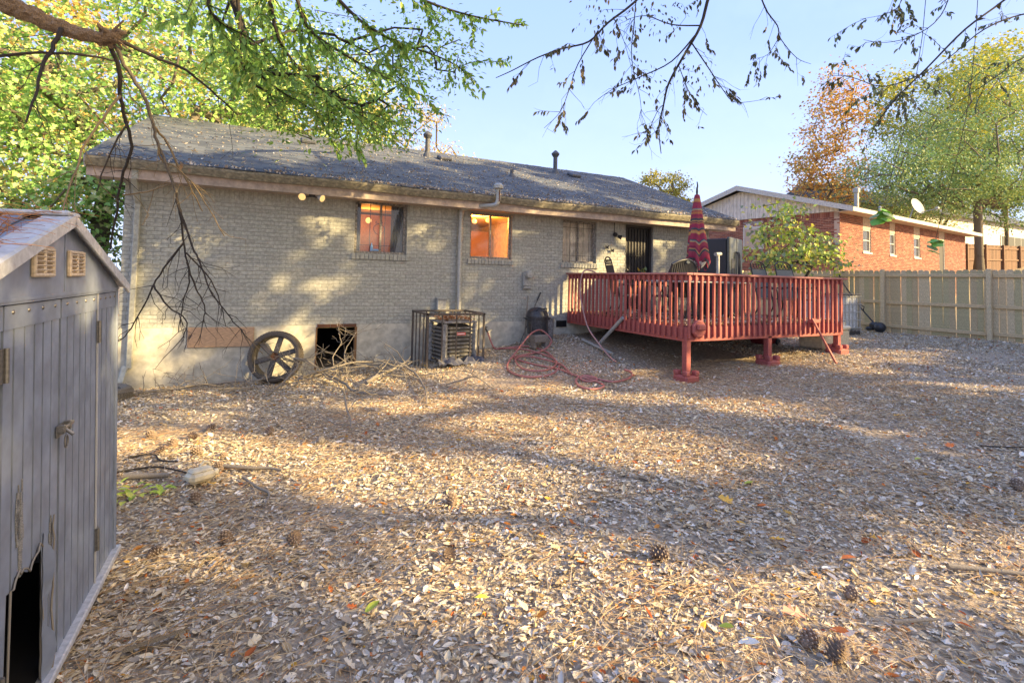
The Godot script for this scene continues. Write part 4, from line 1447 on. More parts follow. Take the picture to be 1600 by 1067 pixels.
	part(o, "gable", b, M.shed_panel)
	for z in [.275, -.135]:
		b = MB.new()
		var c := Vector3(.022, 1.745, z)
		b.bbox(c + Vector3(0, .052, 0), Vector3(.018, .016, .22), .005); b.bbox(c + Vector3(0, -.052, 0), Vector3(.018, .016, .22), .005)
		for s in [-1.0, 0.0, 1.0]: b.bbox(c + Vector3(0, 0, s * .1), Vector3(.018, .1, .02), .005)
		var vt := part(o, "vent", b, M.vent_beige)
		b = MB.new(); b.mm(c + Vector3(-.008, -.05, -.1), c + Vector3(-.005, .05, .1)); part(vt, "vent_back", b, M.old_wood)
		for k in 5:
			b = MB.new(); b.box(c + Vector3(.002, -.035 + k * .0175, 0), Vector3(.018, .004, .19), Basis(Vector3.BACK, .7)); part(vt, "louvre", b, M.vent_beige)
	# roof sheets with ribs, rake trims, ridge
	for s in [-1.0, 1.0]:
		var a := Vector3(0, 1.95, 0)
		var d := Vector3(0, -.335, s * 1.085)
		var ln := d.length()
		var x := Vector3.RIGHT
		var y := d.normalized()
		var nn := (x.cross(y) * (1.0 if x.cross(y).y > 0 else -1.0)).normalized()
		b = MB.new()
		var rb := Basis(x, y, x.cross(y))
		b.box(a + d * .5 + Vector3(-.88, 0, 0), Vector3(1.8, ln, .008), rb)
		for k in 7: b.bbox(a + d * .5 + nn * .012 + Vector3(-.14 - k * .26, 0, 0), Vector3(.07, ln, .02), .008, rb)
		part(o, "roof_sheet", b, M.shed_trim if s < 0 else M.shed_panel)
		b = MB.new()
		b.bbox(a + d * .5 + Vector3(.0, .012, 0), Vector3(.10, ln + .02, .02), .006, rb)
		b.bbox(a + d * .5 + Vector3(.048, -.012, 0), Vector3(.012, ln + .02, .055), .003, rb)
		part(o, "rake_trim", b, M.shed_trim)
	b = MB.new(); b.bbox(Vector3(-.85, 1.965, 0), Vector3(1.8, .02, .16), .006); part(o, "ridge", b, M.shed_trim)
	b = MB.new()
	for s in [[-.03, -.8], [-.03, -.2], [-.03, .5], [-1.5, -.8], [-1.5, .6]]: b.bbox(Vector3(s[0] - .06, -.06, s[1]), Vector3(.1, .12, .16), .006)
	part(o, "bearer_blocks", b, M.old_wood)
	var mn := Many.new()
	var pal := [lin(190, 132, 84), lin(170, 110, 66), lin(204, 150, 96), lin(150, 100, 64)]
	for i in 1500:
		var z := pow(rng.randf(), 1.3) * .95
		var x := rf(-1.5, .0)
		if sin(x * 6.0 + z * 3) < rf(-1.2, .6): continue
		var q := Basis(Vector3.UP, rf(0, TAU)) * Basis(Vector3.RIGHT, -PI / 2 + rf(-.3, .4))
		mn.add(o.transform * Vector3(x, 1.985 - z * .308 + rf(0, .02), z), q.scaled(Vector3.ONE * rf(.1, .18)), pick(pal))
	many(self, "roof_needles", mn, T.leaf_needle, M.litter, "brown pine needles lying on the metal shed roof", "pine needles")

# ---------------------------------------------------------------- fences
func yard_fence() -> void:
	var x := 16.5
	var o := thing("wooden_fence", "pale wooden board fence with rails along the right yard edge", "fence", Vector3(x, .4, -5.5))
	var R := Vector3(x, .4, -5.5)
	var mats := [M.fence_a, M.fence_b, M.fence_c, M.fence_a, M.fence_d]
	var z := 3.0
	var b: MB
	while z > -16.0:
		var w := rf(.132, .142)
		var g := gy(x, z) + .02
		var t := 2.205 + rf(-.012, .012) - maxf(0.0, z + 3.5) * .0
		b = MB.new(R)
		var ix := x + .03 + rf(-.003, .003)
		var pr := PackedVector2Array([Vector2(0, g), Vector2(w, g), Vector2(w, t - .035), Vector2(w - .03, t), Vector2(.03, t), Vector2(0, t - .035)])
		b.prism(pr, .017, Vector3(ix, 0, z), Basis(Vector3(0, 0, -1), Vector3.UP, Vector3.RIGHT) * Basis(Vector3.BACK, rf(-.004, .004)))
		part(o, "board", b, mats[rng.randi() % 5])
		z -= w + rf(.003, .011)
	var posts := []
	z = 1.1
	while z > -16.0:
		posts.append(z)
		z -= 2.45
	for p in posts:
		b = MB.new(R)
		var g := gy(x, p)
		b.bbox(Vector3(x - .06, (g - .1 + 2.22) * .5, p), Vector3(.095, 2.32 - g, .095), .006)
		part(o, "fence_post", b, M.fence_c)
	for i in posts.size() - 1:
		for y in [2.06, 1.28, .60]:
			b = MB.new(R)
			b.bbox(Vector3(x + .008, y + rf(-.01, .01), (posts[i] + posts[i + 1]) * .5), Vector3(.038, .088, 2.45 - .1), .005, Basis(Vector3.RIGHT, rf(-.004, .004)))
			part(o, "fence_rail", b, M.fence_rail)

func brown_fence() -> void:
	var R := Vector3(43, 3.2, -16.2)
	var o := thing("brown_fence", "weathered brown board fence on the rise beyond the brick house", "fence", R)
	var x := 36.0
	var b: MB
	var i := 0
	while x < 56.0:
		var t := 4.52 + (x - 39) * .028
		b = MB.new(R); b.bbox(Vector3(x, (1.2 + t) * .5, -16.2), Vector3(.19, t - 1.2, .03), .01); part(o, "board", b, [M.brown_a, M.brown_b][rng.randi() % 2])
		if i % 12 == 6:
			b = MB.new(R); b.bbox(Vector3(x, (1.2 + t) * .5, -16.1), Vector3(.12, t - 1.15, .12), .01); part(o, "fence_post", b, M.brown_b)
		x += .2
		i += 1
	for y in [4.3, 3.55]:
		b = MB.new(R); b.box(Vector3(46, y + .196, -16.15), Vector3(20, .1, .05), Basis(Vector3.BACK, .028)); part(o, "fence_rail", b, M.brown_b)

# ---------------------------------------------------------------- the house next door: corner at the origin, long wall along +x facing +z, gable along -z
func neighbour() -> void:
	mat("dish_grey", rgb8(172, 174, 172), .6, "soft", Vector3(3, 3, 3))
	var o := thing("red_brick_house", "red brick house next door with white gable siding", "house", Vector3(19.95, .7, -12.05), .131)
	var b: MB
	var top := 3.9
	var L := 14.2
	var D := 8.2
	# openings in the long wall: x0, x1, y0 (panel above each)
	var wins := [[1.98, 2.72, 2.42], [4.55, 5.15, 2.42], [7.2, 7.95, 2.42], [10.35, 11.15, 1.1]]
	var holes := []
	for w in wins: holes.append([w[0], w[1], w[2], top - .02])
	b = MB.new(); holed(b, 0, L, -.6, top, -.2, -.012, holes); part(o, "wall_joints", b, M.mortar_pale)
	b = MB.new(); b.mm(Vector3(.012, -.6, -D), Vector3(.2, top, -.2)); b.mm(Vector3(L - .2, -.6, -D), Vector3(L, top, -.2)); b.mm(Vector3(.012, -.6, -D - .2), Vector3(L, top, -D)); part(o, "side_wall", b, M.mortar_pale)
	b = MB.new(); b.mm(Vector3(.3, .0, -1.6), Vector3(L - .3, top, -1.5)); b.mm(Vector3(.2, top, -D), Vector3(L - .2, top + .05, -.2)); part(o, "inner_wall", b, M.dark_room)
	var tones := [lin(156, 92, 74), lin(142, 82, 68), lin(168, 106, 86), lin(132, 78, 68), lin(178, 122, 102)]
	var br := MB.new()
	for k in 50:
		var y0 := .62 + k * .0667
		if y0 + .06 > top: break
		var soldier := y0 > top - .25
		for s in course(0, L, y0, y0 + .0667, 0.0 if k % 2 else .1, .203, holes):
			br.col = tones[rng.randi() % 5]
			br.box(Vector3((s[0] + s[1]) * .5, y0 + .029, -.05 + rf(-.002, .002)), Vector3(s[1] - s[0] - .004, .053, .1))
		if soldier: continue
		for s in course(0, D, y0, y0 + .0667, 0.0 if k % 2 else .1, .203, [[3.05, 4.0, 2.55, 3.5], [6.2, 7.6, 2.9, 3.6]]):
			br.col = tones[rng.randi() % 5]
			br.box(Vector3(.05 + rf(-.002, .002), y0 + .029, -(s[0] + s[1]) * .5), Vector3(.1, .053, s[1] - s[0] - .004))
	for i in int(D / .072):
		br.col = tones[rng.randi() % 5]
		br.box(Vector3(.05, top - .115, -.036 - i * .072), Vector3(.1, .2, .062))
	tag(part(o, "bricks", br, M.brick_red), "", "", "", "stuff")
	# gable windows
	for w in [[-3.05, -4.0, 2.55, 3.5], [-6.2, -7.6, 2.9, 3.6]]:
		b = MB.new()
		b.mm(Vector3(.0, w[2], w[0]), Vector3(.05, w[3], w[0] - .06)); b.mm(Vector3(.0, w[2], w[1] + .06), Vector3(.05, w[3], w[1])); b.mm(Vector3(.0, w[2], w[0] - .06), Vector3(.05, w[2] + .06, w[1] + .06)); b.mm(Vector3(.0, w[3] - .06, w[0] - .06), Vector3(.05, w[3], w[1] + .06))
		b.mm(Vector3(.0, w[3], w[0]), Vector3(.04, w[3] + .28, w[1]))
		var f := part(o, "window", b, M.trim_white)
		b = MB.new(); b.quad(Vector3(.02, w[2], w[0]), Vector3(.02, w[2], w[1]), Vector3(.02, w[3], w[1]), Vector3(.02, w[3], w[0]), Vector3.LEFT); part(f, "pane", b, M.glass)
		b = MB.new(); b.mm(Vector3(.06, w[2], w[0]), Vector3(.07, w[3], w[1])); part(f, "blind", b, M.blind)
	# long wall windows with pale panels above, and the far door
	for i in 4:
		var w: Array = wins[i]
		var pt := top - .55 if i < 3 else top - .5
		b = MB.new(); b.mm(Vector3(w[0], pt, -.08), Vector3(w[1], top - .02, -.02)); part(o, "window_panel", b, M.soffit)
		if i < 3:
			b = MB.new()
			for x in [w[0], w[1] - .06]: b.mm(Vector3(x, w[2], -.1), Vector3(x + .06, pt, -.04))
			b.mm(Vector3(w[0] + .06, w[2], -.1), Vector3(w[1] - .06, w[2] + .06, -.04)); b.mm(Vector3(w[0] + .06, (w[2] + pt) * .5, -.1), Vector3(w[1] - .06, (w[2] + pt) * .5 + .04, -.05)); b.mm(Vector3(w[0] + .06, pt - .05, -.1), Vector3(w[1] - .06, pt, -.04))
			b.mm(Vector3(w[0] - .05, w[2] - .07, -.1), Vector3(w[1] + .05, w[2], .03))
			var f := part(o, "window", b, M.trim_white)
			b = MB.new(); b.quad(Vector3(w[0], w[2], -.08), Vector3(w[1], w[2], -.08), Vector3(w[1], pt, -.08), Vector3(w[0], pt, -.08), Vector3.BACK); part(f, "pane", b, M.glass)
			b = MB.new(); b.mm(Vector3(w[0], w[2], -.3), Vector3(w[1], pt, -.29)); part(f, "blind", b, M.sling)
		else:
			b = MB.new(); b.mm(Vector3(w[0] + .06, w[2], -.1), Vector3(w[1] - .06, pt, -.06)); var d := part(o, "door", b, M.door_paint)
			b = MB.new(); b.mm(Vector3(w[0], w[2], -.1), Vector3(w[0] + .06, pt, -.03)); b.mm(Vector3(w[1] - .06, w[2], -.1), Vector3(w[1], pt, -.03)); part(d, "door_frame", b, M.trim_white)
	# gable siding: vertical boards with grooves
	var pk := 5.16
	var n := 46
	for i in n:
		var za := -i * D / n - .004
		var zb := -(i + 1) * D / n + .008
		var ha := lerpf(top + .18, pk, 1.0 - absf(-za - D * .5) / (D * .5))
		var hb := lerpf(top + .18, pk, 1.0 - absf(-zb - D * .5) / (D * .5))
		b = MB.new()
		b.prism(PackedVector2Array([Vector2(za, top), Vector2(zb, top), Vector2(zb, hb), Vector2(za, ha)]), .02, Vector3(-.03, 0, 0), Basis(Vector3(0, 0, 1), Vector3.UP, Vector3(-1, 0, 0)) * Basis())
		part(o, "siding_board", b, M.siding)
	b = MB.new(); b.prism(PackedVector2Array([Vector2(0, top + .002), Vector2(-D, top + .002), Vector2(-D, top + .17), Vector2(-D * .5, pk - .02), Vector2(0, top + .17)]), .03, Vector3(.01, 0, 0), Basis(Vector3(0, 0, 1), Vector3.UP, Vector3(-1, 0, 0))); part(o, "gable_backing", b, M.batten_gap)
	# roof
	for s in [0, 1]:
		var z := func(t: float) -> float: return lerpf(.6, -D * .5, t) if s == 0 else lerpf(-D - .6, -D * .5, t)
		var ya := top - .02
		var yb := pk + .13
		b = MB.new()
		var q := [Vector3(-.35, ya, z.call(0)), Vector3(L + .35, ya, z.call(0)), Vector3(L + .35, yb, z.call(1)), Vector3(-.35, yb, z.call(1))]
		var nn: Vector3 = (q[1] - q[0]).cross(q[3] - q[0]).normalized()
		if nn.y < 0: nn = -nn
		b.quad(q[0] + nn * .1, q[1] + nn * .1, q[2] + nn * .1, q[3] + nn * .1, nn)
		b.quad(q[0], q[1], q[2], q[3], -nn)
		part(o, "roof", b, M.vent_grey)
		b = MB.new()
		for x in [-.37, L + .35]:
			b.quad(Vector3(x, ya - .08, z.call(0)), Vector3(x, ya + .12, z.call(0)), Vector3(x, yb + .12, z.call(1)), Vector3(x, yb - .1, z.call(1)), Vector3.LEFT)
			b.quad(Vector3(x + .025, ya - .08, z.call(0)), Vector3(x + .025, ya + .12, z.call(0)), Vector3(x + .025, yb + .12, z.call(1)), Vector3(x + .025, yb - .1, z.call(1)), Vector3.RIGHT)
			b.quad(Vector3(x, ya - .08, z.call(0)), Vector3(x, yb - .1, z.call(1)), Vector3(x + .025, yb - .1, z.call(1)), Vector3(x + .025, ya - .08, z.call(0)), Vector3.DOWN)
		part(o, "rake_board", b, M.trim_white)
		var zf: float = z.call(0)
		b = MB.new(); b.bbox(Vector3(L * .5, ya + .02, zf), Vector3(L + .7, .17, .04), .006); part(o, "fascia", b, M.trim_white)
		if s == 0:
			b = MB.new(); b.mm(Vector3(-.33, ya - .05, .02), Vector3(L + .33, ya - .03, .56)); part(o, "soffit", b, M.soffit)
	b = MB.new(); b.lathe([Vector2(.09, -.3), Vector2(.09, .9), Vector2(.14, .92), Vector2(.14, 1.1), Vector2(0, 1.16)], 12, Vector3(4.1, 4.3, -1.1)); part(o, "flue", b, M.galvanised)
	b = MB.new(); b.lathe([Vector2(.06, -.3), Vector2(.06, .5), Vector2(.1, .52), Vector2(0, .6)], 10, Vector3(6.8, 4.3, -1.2)); part(o, "flue", b, M.galvanised)
	# satellite dish on the eave
	b = MB.new()
	var face := Vector3(-.1, .35, 1).normalized()
	var fx := Vector3.UP.cross(face).normalized()
	var db := Basis(fx, face, fx.cross(face))
	b.lathe([Vector2(0, 0), Vector2(.2, .02), Vector2(.36, .065), Vector2(.46, .11), Vector2(.46, .12), Vector2(.35, .08), Vector2(0, .015)], 20, Vector3(8.0, 4.85, -.2), db * Basis.from_scale(Vector3(1.15, 1, .85)))
	var ds := part(o, "satellite_dish", b, M.dish_grey)
	b = MB.new(); b.rod(Vector3(8.0, 4.1, -.5), Vector3(8.0, 4.85, -.25), .03, 8); b.rod(Vector3(8.05, 4.55, -.2), Vector3(8.5, 4.75, .5), .02, 6); b.bbox(Vector3(8.5, 4.78, .5), Vector3(.2, .1, .12), .02); part(ds, "dish_arm", b, M.galvanised)

func far_house() -> void:
	var R := Vector3(52, 3.5, -26)
	var o := thing("white_house", "white clapboard house far off behind the brown fence", "house", R)
	var b := MB.new(R); b.mm(Vector3(42, 2.5, -32), Vector3(74, 8.4, -24.2)); part(o, "wall", b, M.siding)
	for k in 26:
		b = MB.new(R); b.box(Vector3(58, 4.2 + k * .16, -24.17), Vector3(32, .155, .02), Basis(Vector3.RIGHT, -.06)); part(o, "clapboard", b, M.siding)
	b = MB.new(R); b.prism(PackedVector2Array([Vector2(-23.6, 8.3), Vector2(-28, 10.6), Vector2(-32.6, 8.3)]), 33.0, Vector3(41.5, 0, 0), Basis(Vector3(0, 0, 1), Vector3.UP, Vector3(-1, 0, 0)) * Basis.from_scale(Vector3(1, 1, -1))); part(o, "roof", b, M.vent_grey)
	for w in [[44.0, 46.5, 5.0, 6.4], [66.0, 72.0, 4.6, 7.2]]:
		b = MB.new(R); b.mm(Vector3(w[0], w[2], -24.19), Vector3(w[1], w[3], -24.1)); var f := part(o, "window", b, M.trim_white)
		for k in 4:
			var d: float = (w[1] - w[0] - .3) / 4
			b = MB.new(R); b.mm(Vector3(w[0] + .15 + k * d, w[2] + .12, -24.099), Vector3(w[0] + .05 + (k + 1) * d, w[3] - .12, -24.09)); part(f, "pane", b, M.sling_dark)

# ---------------------------------------------------------------- things in the yard
func yard_things() -> void:
	var b: MB
	var o: Node3D
	# alloy wheel with bald tyre leaning on the wall: axis along local z
	o = thing("car_wheel", "dusty alloy wheel with low tyre leaning against the foundation", "wheel", Vector3(.3, -.08, -9.3))
	var wb := Basis(Vector3.UP, -.28) * Basis(Vector3.RIGHT, -.16)
	var c := Vector3(0, .41, -.06)
	var ax := wb * Basis(Vector3.RIGHT, PI / 2)
	b = MB.new()
	b.lathe([Vector2(.355, -.12), Vector2(.37, -.13), Vector2(.395, -.125), Vector2(.41, -.1), Vector2(.414, 0), Vector2(.41, .1), Vector2(.395, .125), Vector2(.37, .13), Vector2(.352, .122), Vector2(.345, .1)], 40, c, ax)
	for k in 60:
		var a := k * TAU / 60
		for s in [-1.0, 1.0]: b.box(c + wb * Vector3(cos(a) * .414, sin(a) * .414, s * .05), Vector3(.008, .03, .07), wb * Basis(Vector3.BACK, a) * Basis(Vector3.RIGHT, .3 * s))
	part(o, "tyre", b, M.tyre)
	b = MB.new()
	b.lathe([Vector2(.352, .12), Vector2(.34, .125), Vector2(.325, .09), Vector2(.318, .02), Vector2(.315, -.1), Vector2(.345, -.12)], 40, c, ax)
	var rim := part(o, "rim", b, M.alloy)
	for k in 6:
		var a := k * TAU / 6 + .3
		b = MB.new()
		var u := Vector3(cos(a), sin(a), 0)
		var w := Vector3(-sin(a), cos(a), 0)
		b.bbox(c + wb * (u * .195 + Vector3(0, 0, .06)), Vector3(.28, .085, .035), .012, wb * Basis(u, w, Vector3(0, 0, 1)) * Basis(Vector3.UP, .12))
		part(rim, "spoke", b, M.alloy)
	b = MB.new(); b.lathe([Vector2(.085, .01), Vector2(.085, .06), Vector2(.07, .075), Vector2(.04, .07), Vector2(.03, .055), Vector2(0, .055)], 20, c, ax)
	for k in 6: b.rod(c + wb * Vector3(cos(k * TAU / 6) * .058, sin(k * TAU / 6) * .058, .06), c + wb * Vector3(cos(k * TAU / 6) * .058, sin(k * TAU / 6) * .058, .085), .011, 6)
	part(rim, "hub", b, M.rust)
	# old tyre lying flat under the downspout
	o = thing("old_tyre", "pale dusty tyre lying flat under the downspout behind the shed", "tyre", Vector3(-1.9, -.2, -9.1))
	b = MB.new(); b.lathe([Vector2(.19, .03), Vector2(.27, .0), Vector2(.31, .02), Vector2(.33, .07), Vector2(.33, .17), Vector2(.31, .22), Vector2(.27, .24), Vector2(.19, .21), Vector2(.2, .12), Vector2(.19, .03)], 36, Vector3.ZERO)
	part(o, "casing", b, M.tyre_dusty)
	b = MB.new()
	for k in 44:
		var a := k * TAU / 44
		b.bbox(Vector3(cos(a) * .33, .12, sin(a) * .33), Vector3(.014, .13, .034), .004, Basis(Vector3.UP, -a) * Basis(Vector3.RIGHT, .25))
	part(o, "tread", b, M.tyre_dusty)
	# condenser
	o = thing("air_conditioner", "weathered louvred air conditioner condenser beside the wall", "air conditioner", Vector3(3.28, .10, -9.1), .12)
	b = MB.new(); b.bbox(Vector3(0, -.06, 0), Vector3(.8, .1, .8), .02); part(o, "pad", b, M.concrete)
	b = MB.new(); b.bbox(Vector3(0, .39, 0), Vector3(.56, .7, .56), .08); part(o, "coil", b, M.ac_fins)
	for s in [Vector2(-1, -1), Vector2(1, -1), Vector2(1, 1), Vector2(-1, 1)]:
		b = MB.new(); b.bbox(Vector3(s.x * .3, .4, s.y * .3), Vector3(.09, .76, .09), .035); part(o, "corner_post", b, M.ac_case)
	for k in 10:
		b = MB.new()
		var y := .06 + k * .07
		for s in 4:
			var bs := Basis(Vector3.UP, s * PI / 2)
			b.box(bs * Vector3(0, y, .318), Vector3(.54, .02, .014), bs * Basis(Vector3.RIGHT, .5))
		part(o, "louvre", b, M.ac_case)
	b = MB.new(); b.bbox(Vector3(0, .79, 0), Vector3(.68, .035, .68), .015); part(o, "lid", b, M.ac_case)
	b = MB.new(); b.bbox(Vector3(.0, .585, .332), Vector3(.19, .05, .008), .003); var lb := part(o, "name_plate", b, M.label_red)
	b = MB.new(); b.mm(Vector3(-.075, .578, .3365), Vector3(.075, .592, .338)); part(lb, "plate_line", b, M.label_white)
	var mn := Many.new()
	for i in 220:
		var bs := Basis(Vector3.UP, rf(0, TAU)) * Basis(Vector3.RIGHT, -PI / 2 + rf(-.7, .7))
		mn.add(Vector3(3.28, .93, -9.1) + Vector3(rf(-.32, .32), rf(0, .04), rf(-.32, .32)), bs.scaled(Vector3.ONE * rf(.04, .08)), pick([lin(196, 150, 110), lin(170, 120, 80), lin(206, 180, 150)]))
	many(self, "condenser_leaves", mn, T.leaf_curl, M.litter, "brown leaves heaped on the air conditioner lid", "fallen leaves")
	# crumpled plastic under it
	o = thing("plastic_sheet", "crumpled dark plastic sheet at the foot of the air conditioner", "plastic sheet", gp(3.3, -8.72))
	b = MB.new()
	var hs := []
	for j in 9:
		for i in 15: hs.append(Vector3((i - 7) * .06, rf(.0, .15) * (1.0 - pow((j - 4) / 4.5, 2)) + .015, (j - 4) * .05) + rv(.022))
	for j in 8:
		for i in 14:
			b.tri(hs[j * 15 + i], hs[j * 15 + i + 1], hs[j * 15 + i + 16]); b.tri(hs[j * 15 + i], hs[j * 15 + i + 16], hs[j * 15 + i + 15])
	part(o, "sheet", b, M.tarp)
	# steel cage round it
	var corner := [Vector3(2.66, 0, -8.66), Vector3(3.72, 0, -8.66), Vector3(3.72, 0, -9.62), Vector3(2.66, 0, -9.62)]
	o = thing("security_cage", "square steel bar cage standing around the air conditioner", "cage", Vector3(3.19, .05, -9.14))
	var R := Vector3(3.19, .05, -9.14)
	for i in 4:
		var p: Vector3 = corner[i]
		var q: Vector3 = corner[(i + 1) % 4]
		b = MB.new(R); b.bbox(Vector3((p.x + q.x) * .5, 1.05, (p.z + q.z) * .5), Vector3(absf(q.x - p.x) + .04, .035, absf(q.z - p.z) + .04), .004); part(o, "top_rail", b, M.cage_iron)
		for k in 4:
			var m := p.lerp(q, k / 4.0 if k else 0.0)
			var g := gfast(m.x, m.z) - .02
			b = MB.new(R); b.bbox(Vector3(m.x, (g + 1.04) * .5, m.z), Vector3(.022 if k else .034, 1.04 - g, .022 if k else .034), .003); part(o, "bar", b, M.cage_iron)
	b = MB.new(R); b.tube(smooth_path([Vector3(3.72, 1.02, -8.9), Vector3(3.95, .95, -9.2), Vector3(4.15, .83, -9.6)], 4), taper(9, .006, .004), 4); part(o, "loose_wire", b, M.black_iron)
	# kettle smoker on a bench of blocks
	var gg := gfast(5.15, -9.3)
	o = thing("charcoal_grill", "black domed charcoal grill standing against the wall", "grill", Vector3(5.2, gg, -9.32))
	b = MB.new(); b.lathe([Vector2(.17, .2), Vector2(.2, .21), Vector2(.215, .5), Vector2(.22, .55)], 24, Vector3.ZERO); part(o, "barrel", b, M.grill)
	b = MB.new(); b.lathe([Vector2(.235, .545), Vector2(.235, .575), Vector2(.225, .6), Vector2(.2, .68), Vector2(.13, .735), Vector2(.05, .755), Vector2(0, .757)], 24, Vector3.ZERO); var ld := part(o, "lid", b, M.grill)
	b = MB.new(); b.tube([Vector3(-.12, .69, .17), Vector3(-.1, .74, .22), Vector3(.1, .74, .22), Vector3(.12, .69, .17)], [.01, .012, .012, .01], 6); part(ld, "lid_handle", b, M.resin_black)
	for s in [-1.0, 1.0]:
		b = MB.new(); b.tube([Vector3(s * .2, .5, .08), Vector3(s * .28, .53, .06), Vector3(s * .28, .53, -.06), Vector3(s * .2, .5, -.08)], taper(4, .012, .012), 6); part(o, "side_handle", b, M.resin_black)
	for k in 3:
		var a := k * TAU / 3 + .5
		b = MB.new(); b.rod(Vector3(cos(a) * .24, 0, sin(a) * .24), Vector3(cos(a) * .2, .56, sin(a) * .2), .013, 6); part(o, "leg", b, M.dark_metal)
	o = thing("ash_bucket", "dusty grey bin half hidden behind the charcoal grill", "bin", gp(5.52, -9.5))
	b = MB.new(); b.lathe([Vector2(0, 0), Vector2(.15, 0), Vector2(.17, .42), Vector2(.18, .43), Vector2(.17, .44), Vector2(0, .42)], 18, Vector3.ZERO); part(o, "body", b, M.grill_ash)
	o = thing("concrete_block", "pale concrete block standing in front of the grill", "block", gp(5.12, -9.0), .15)
	b = MB.new(); b.bbox(Vector3(-.05, .18, 0), Vector3(.32, .14, .2), .015); b.bbox(Vector3(.09, .09, .02), Vector3(.1, .2, .16), .015); b.bbox(Vector3(-.17, .06, -.02), Vector3(.07, .14, .14), .015); part(o, "block", b, M.concrete)
	# broom handle and poker against the wall
	b = MB.new(Vector3(4.95, .3, -9.45)); b.tube([Vector3(4.95, .3, -9.42), Vector3(5.2, 1.34, -9.74)], [.014, .014], 6); single("wooden_pole", "thin pale wooden pole leaning on the wall left of the grill", "pole", b, M.dead_wood, Vector3(4.95, .3, -9.45))
	o = thing("long_poker", "long thin metal rod with dark grip leaning behind the grill", "tool", Vector3(4.85, .3, -9.5))
	b = MB.new(Vector3(4.85, .3, -9.5)); b.rod(Vector3(4.85, .32, -9.45), Vector3(5.42, 1.25, -9.73), .007, 6); part(o, "rod", b, M.dark_metal)
	b = MB.new(Vector3(4.85, .3, -9.5)); b.rod(Vector3(5.42, 1.25, -9.73), Vector3(5.52, 1.42, -9.76), .015, 6); part(o, "grip", b, M.resin_black)
	# hose: from the tap over the ground in loops, and the part that hangs over the deck rail
	var hp := [Vector3(4.23, .6, -9.64), Vector3(4.26, .45, -9.56), gp(4.3, -9.42, .03)]
	for q in [[4.5, -9.35], [4.9, -9.2], [5.05, -8.7], [4.95, -8.1], [4.69, -7.61], [4.22, -7.15], [3.86, -7.2], [3.77, -7.6], [4.0, -8.2]]: hp.append(gp(q[0], q[1], .03))
	hp.append_array([Vector3(4.5, .42, -8.7), Vector3(4.85, .62, -8.95), Vector3(5.15, .68, -9.1), Vector3(5.3, .56, -9.0), Vector3(5.26, .44, -8.85)])
	for q in [[5.0, -8.75], [4.6, -8.7], [4.3, -8.6], [4.42, -8.1], [4.62, -7.52], [4.56, -6.9], [4.64, -6.47], [4.6, -6.2], [4.33, -6.12], [4.26, -6.34], [4.42, -6.66], [4.7, -6.85], [4.8, -6.7], [4.68, -6.5], [4.52, -6.5], [4.5, -6.65], [4.67, -6.8], [4.8, -6.42], [4.97, -6.36], [5.44, -6.63], [5.69, -6.91], [5.7, -7.1]]: hp.append(gp(q[0], q[1], .035))
	o = thing("garden_hose", "faded red garden hose lying in loops before the grill", "hose", gp(4.5, -8))
	b = MB.new(gp(4.5, -8)); var sp := smooth_path(hp, 6); b.tube(sp, taper(sp.size(), .017, .017), 7); part(o, "hose", b, M.hose)
	b = MB.new(gp(4.5, -8))
	sp = []
	for q in [[4.33, -9.3, .05], [4.7, -8.95, .06], [4.95, -8.3, .05], [4.75, -7.8, .06], [4.3, -7.45, .05], [4.05, -7.7, .05], [4.25, -8.4, .06], [4.6, -8.55, .05], [4.85, -7.9, .06], [4.66, -7.3, .05], [4.5, -6.9, .05]]: sp.append(gp(q[0], q[1], q[2]))
	sp = smooth_path(sp, 6); b.tube(sp, taper(sp.size(), .016, .016), 7); part(o, "hose", b, M.hose)
	b = MB.new(Vector3(6.2, 1.3, -8.6))
	sp = smooth_path([Vector3(6.55, 1.80, -9.0), Vector3(6.36, 1.91, -9.05), Vector3(6.17, 1.88, -9.1), Vector3(6.10, 1.5, -9.1), Vector3(6.08, 1.1, -8.95), Vector3(6.04, .75, -8.7), Vector3(6.0, .5, -8.3), gp(5.98, -7.9, .05), gp(5.95, -7.65, .02)], 5)
	b.tube(sp, taper(sp.size(), .016, .016), 7); single("hanging_hose", "pale red hose hanging over the left deck rail to the ground", "hose", b, M.hose_pale, Vector3(6.2, 1.3, -8.6))
	# galvanised pipes by the deck
	b = MB.new(Vector3(6.2, .6, -8.4)); b.rod(Vector3(6.14, .47, -8.42), Vector3(6.17, 1.02, -7.75), .035, 10); single("leaning_pipe", "grey metal pipe leaning against the left deck rim", "pipe", b, M.galvanised, Vector3(6.2, .6, -8.4))
	b = MB.new(gp(6.05, -8.5)); b.rod(gp(6.05, -8.9, .05), gp(6.12, -8.0, .05), .032, 10); single("fallen_pipe", "short grey metal pipe lying on leaves by the deck rim", "pipe", b, M.galvanised, gp(6.05, -8.5))
	# stick, coolers, tank, string trimmer
	b = MB.new(Vector3(9.25, .5, -5.9)); b.bbox(Vector3(9.25, .69, -5.87), Vector3(.04, .92, .03), .004, Basis(Vector3.RIGHT, -.5) * Basis(Vector3.BACK, .05)); single("red_stake", "red painted wooden stake leaning on the front deck rim", "stake", b, M.deck_red_b, Vector3(9.25, .5, -5.9))
	o = thing("cream_ice_chest", "long cream ice chest lying behind the right deck post", "cooler", Vector3(10.95, gfast(10.9, -6.9), -6.95), .2)
	b = MB.new(); b.bbox(Vector3(0, .19, 0), Vector3(1.35, .36, .5), .04); part(o, "chest", b, M.cream_plastic)
	b = MB.new(); b.bbox(Vector3(0, .41, 0), Vector3(1.4, .09, .54), .03); part(o, "lid", b, M.cream_plastic)
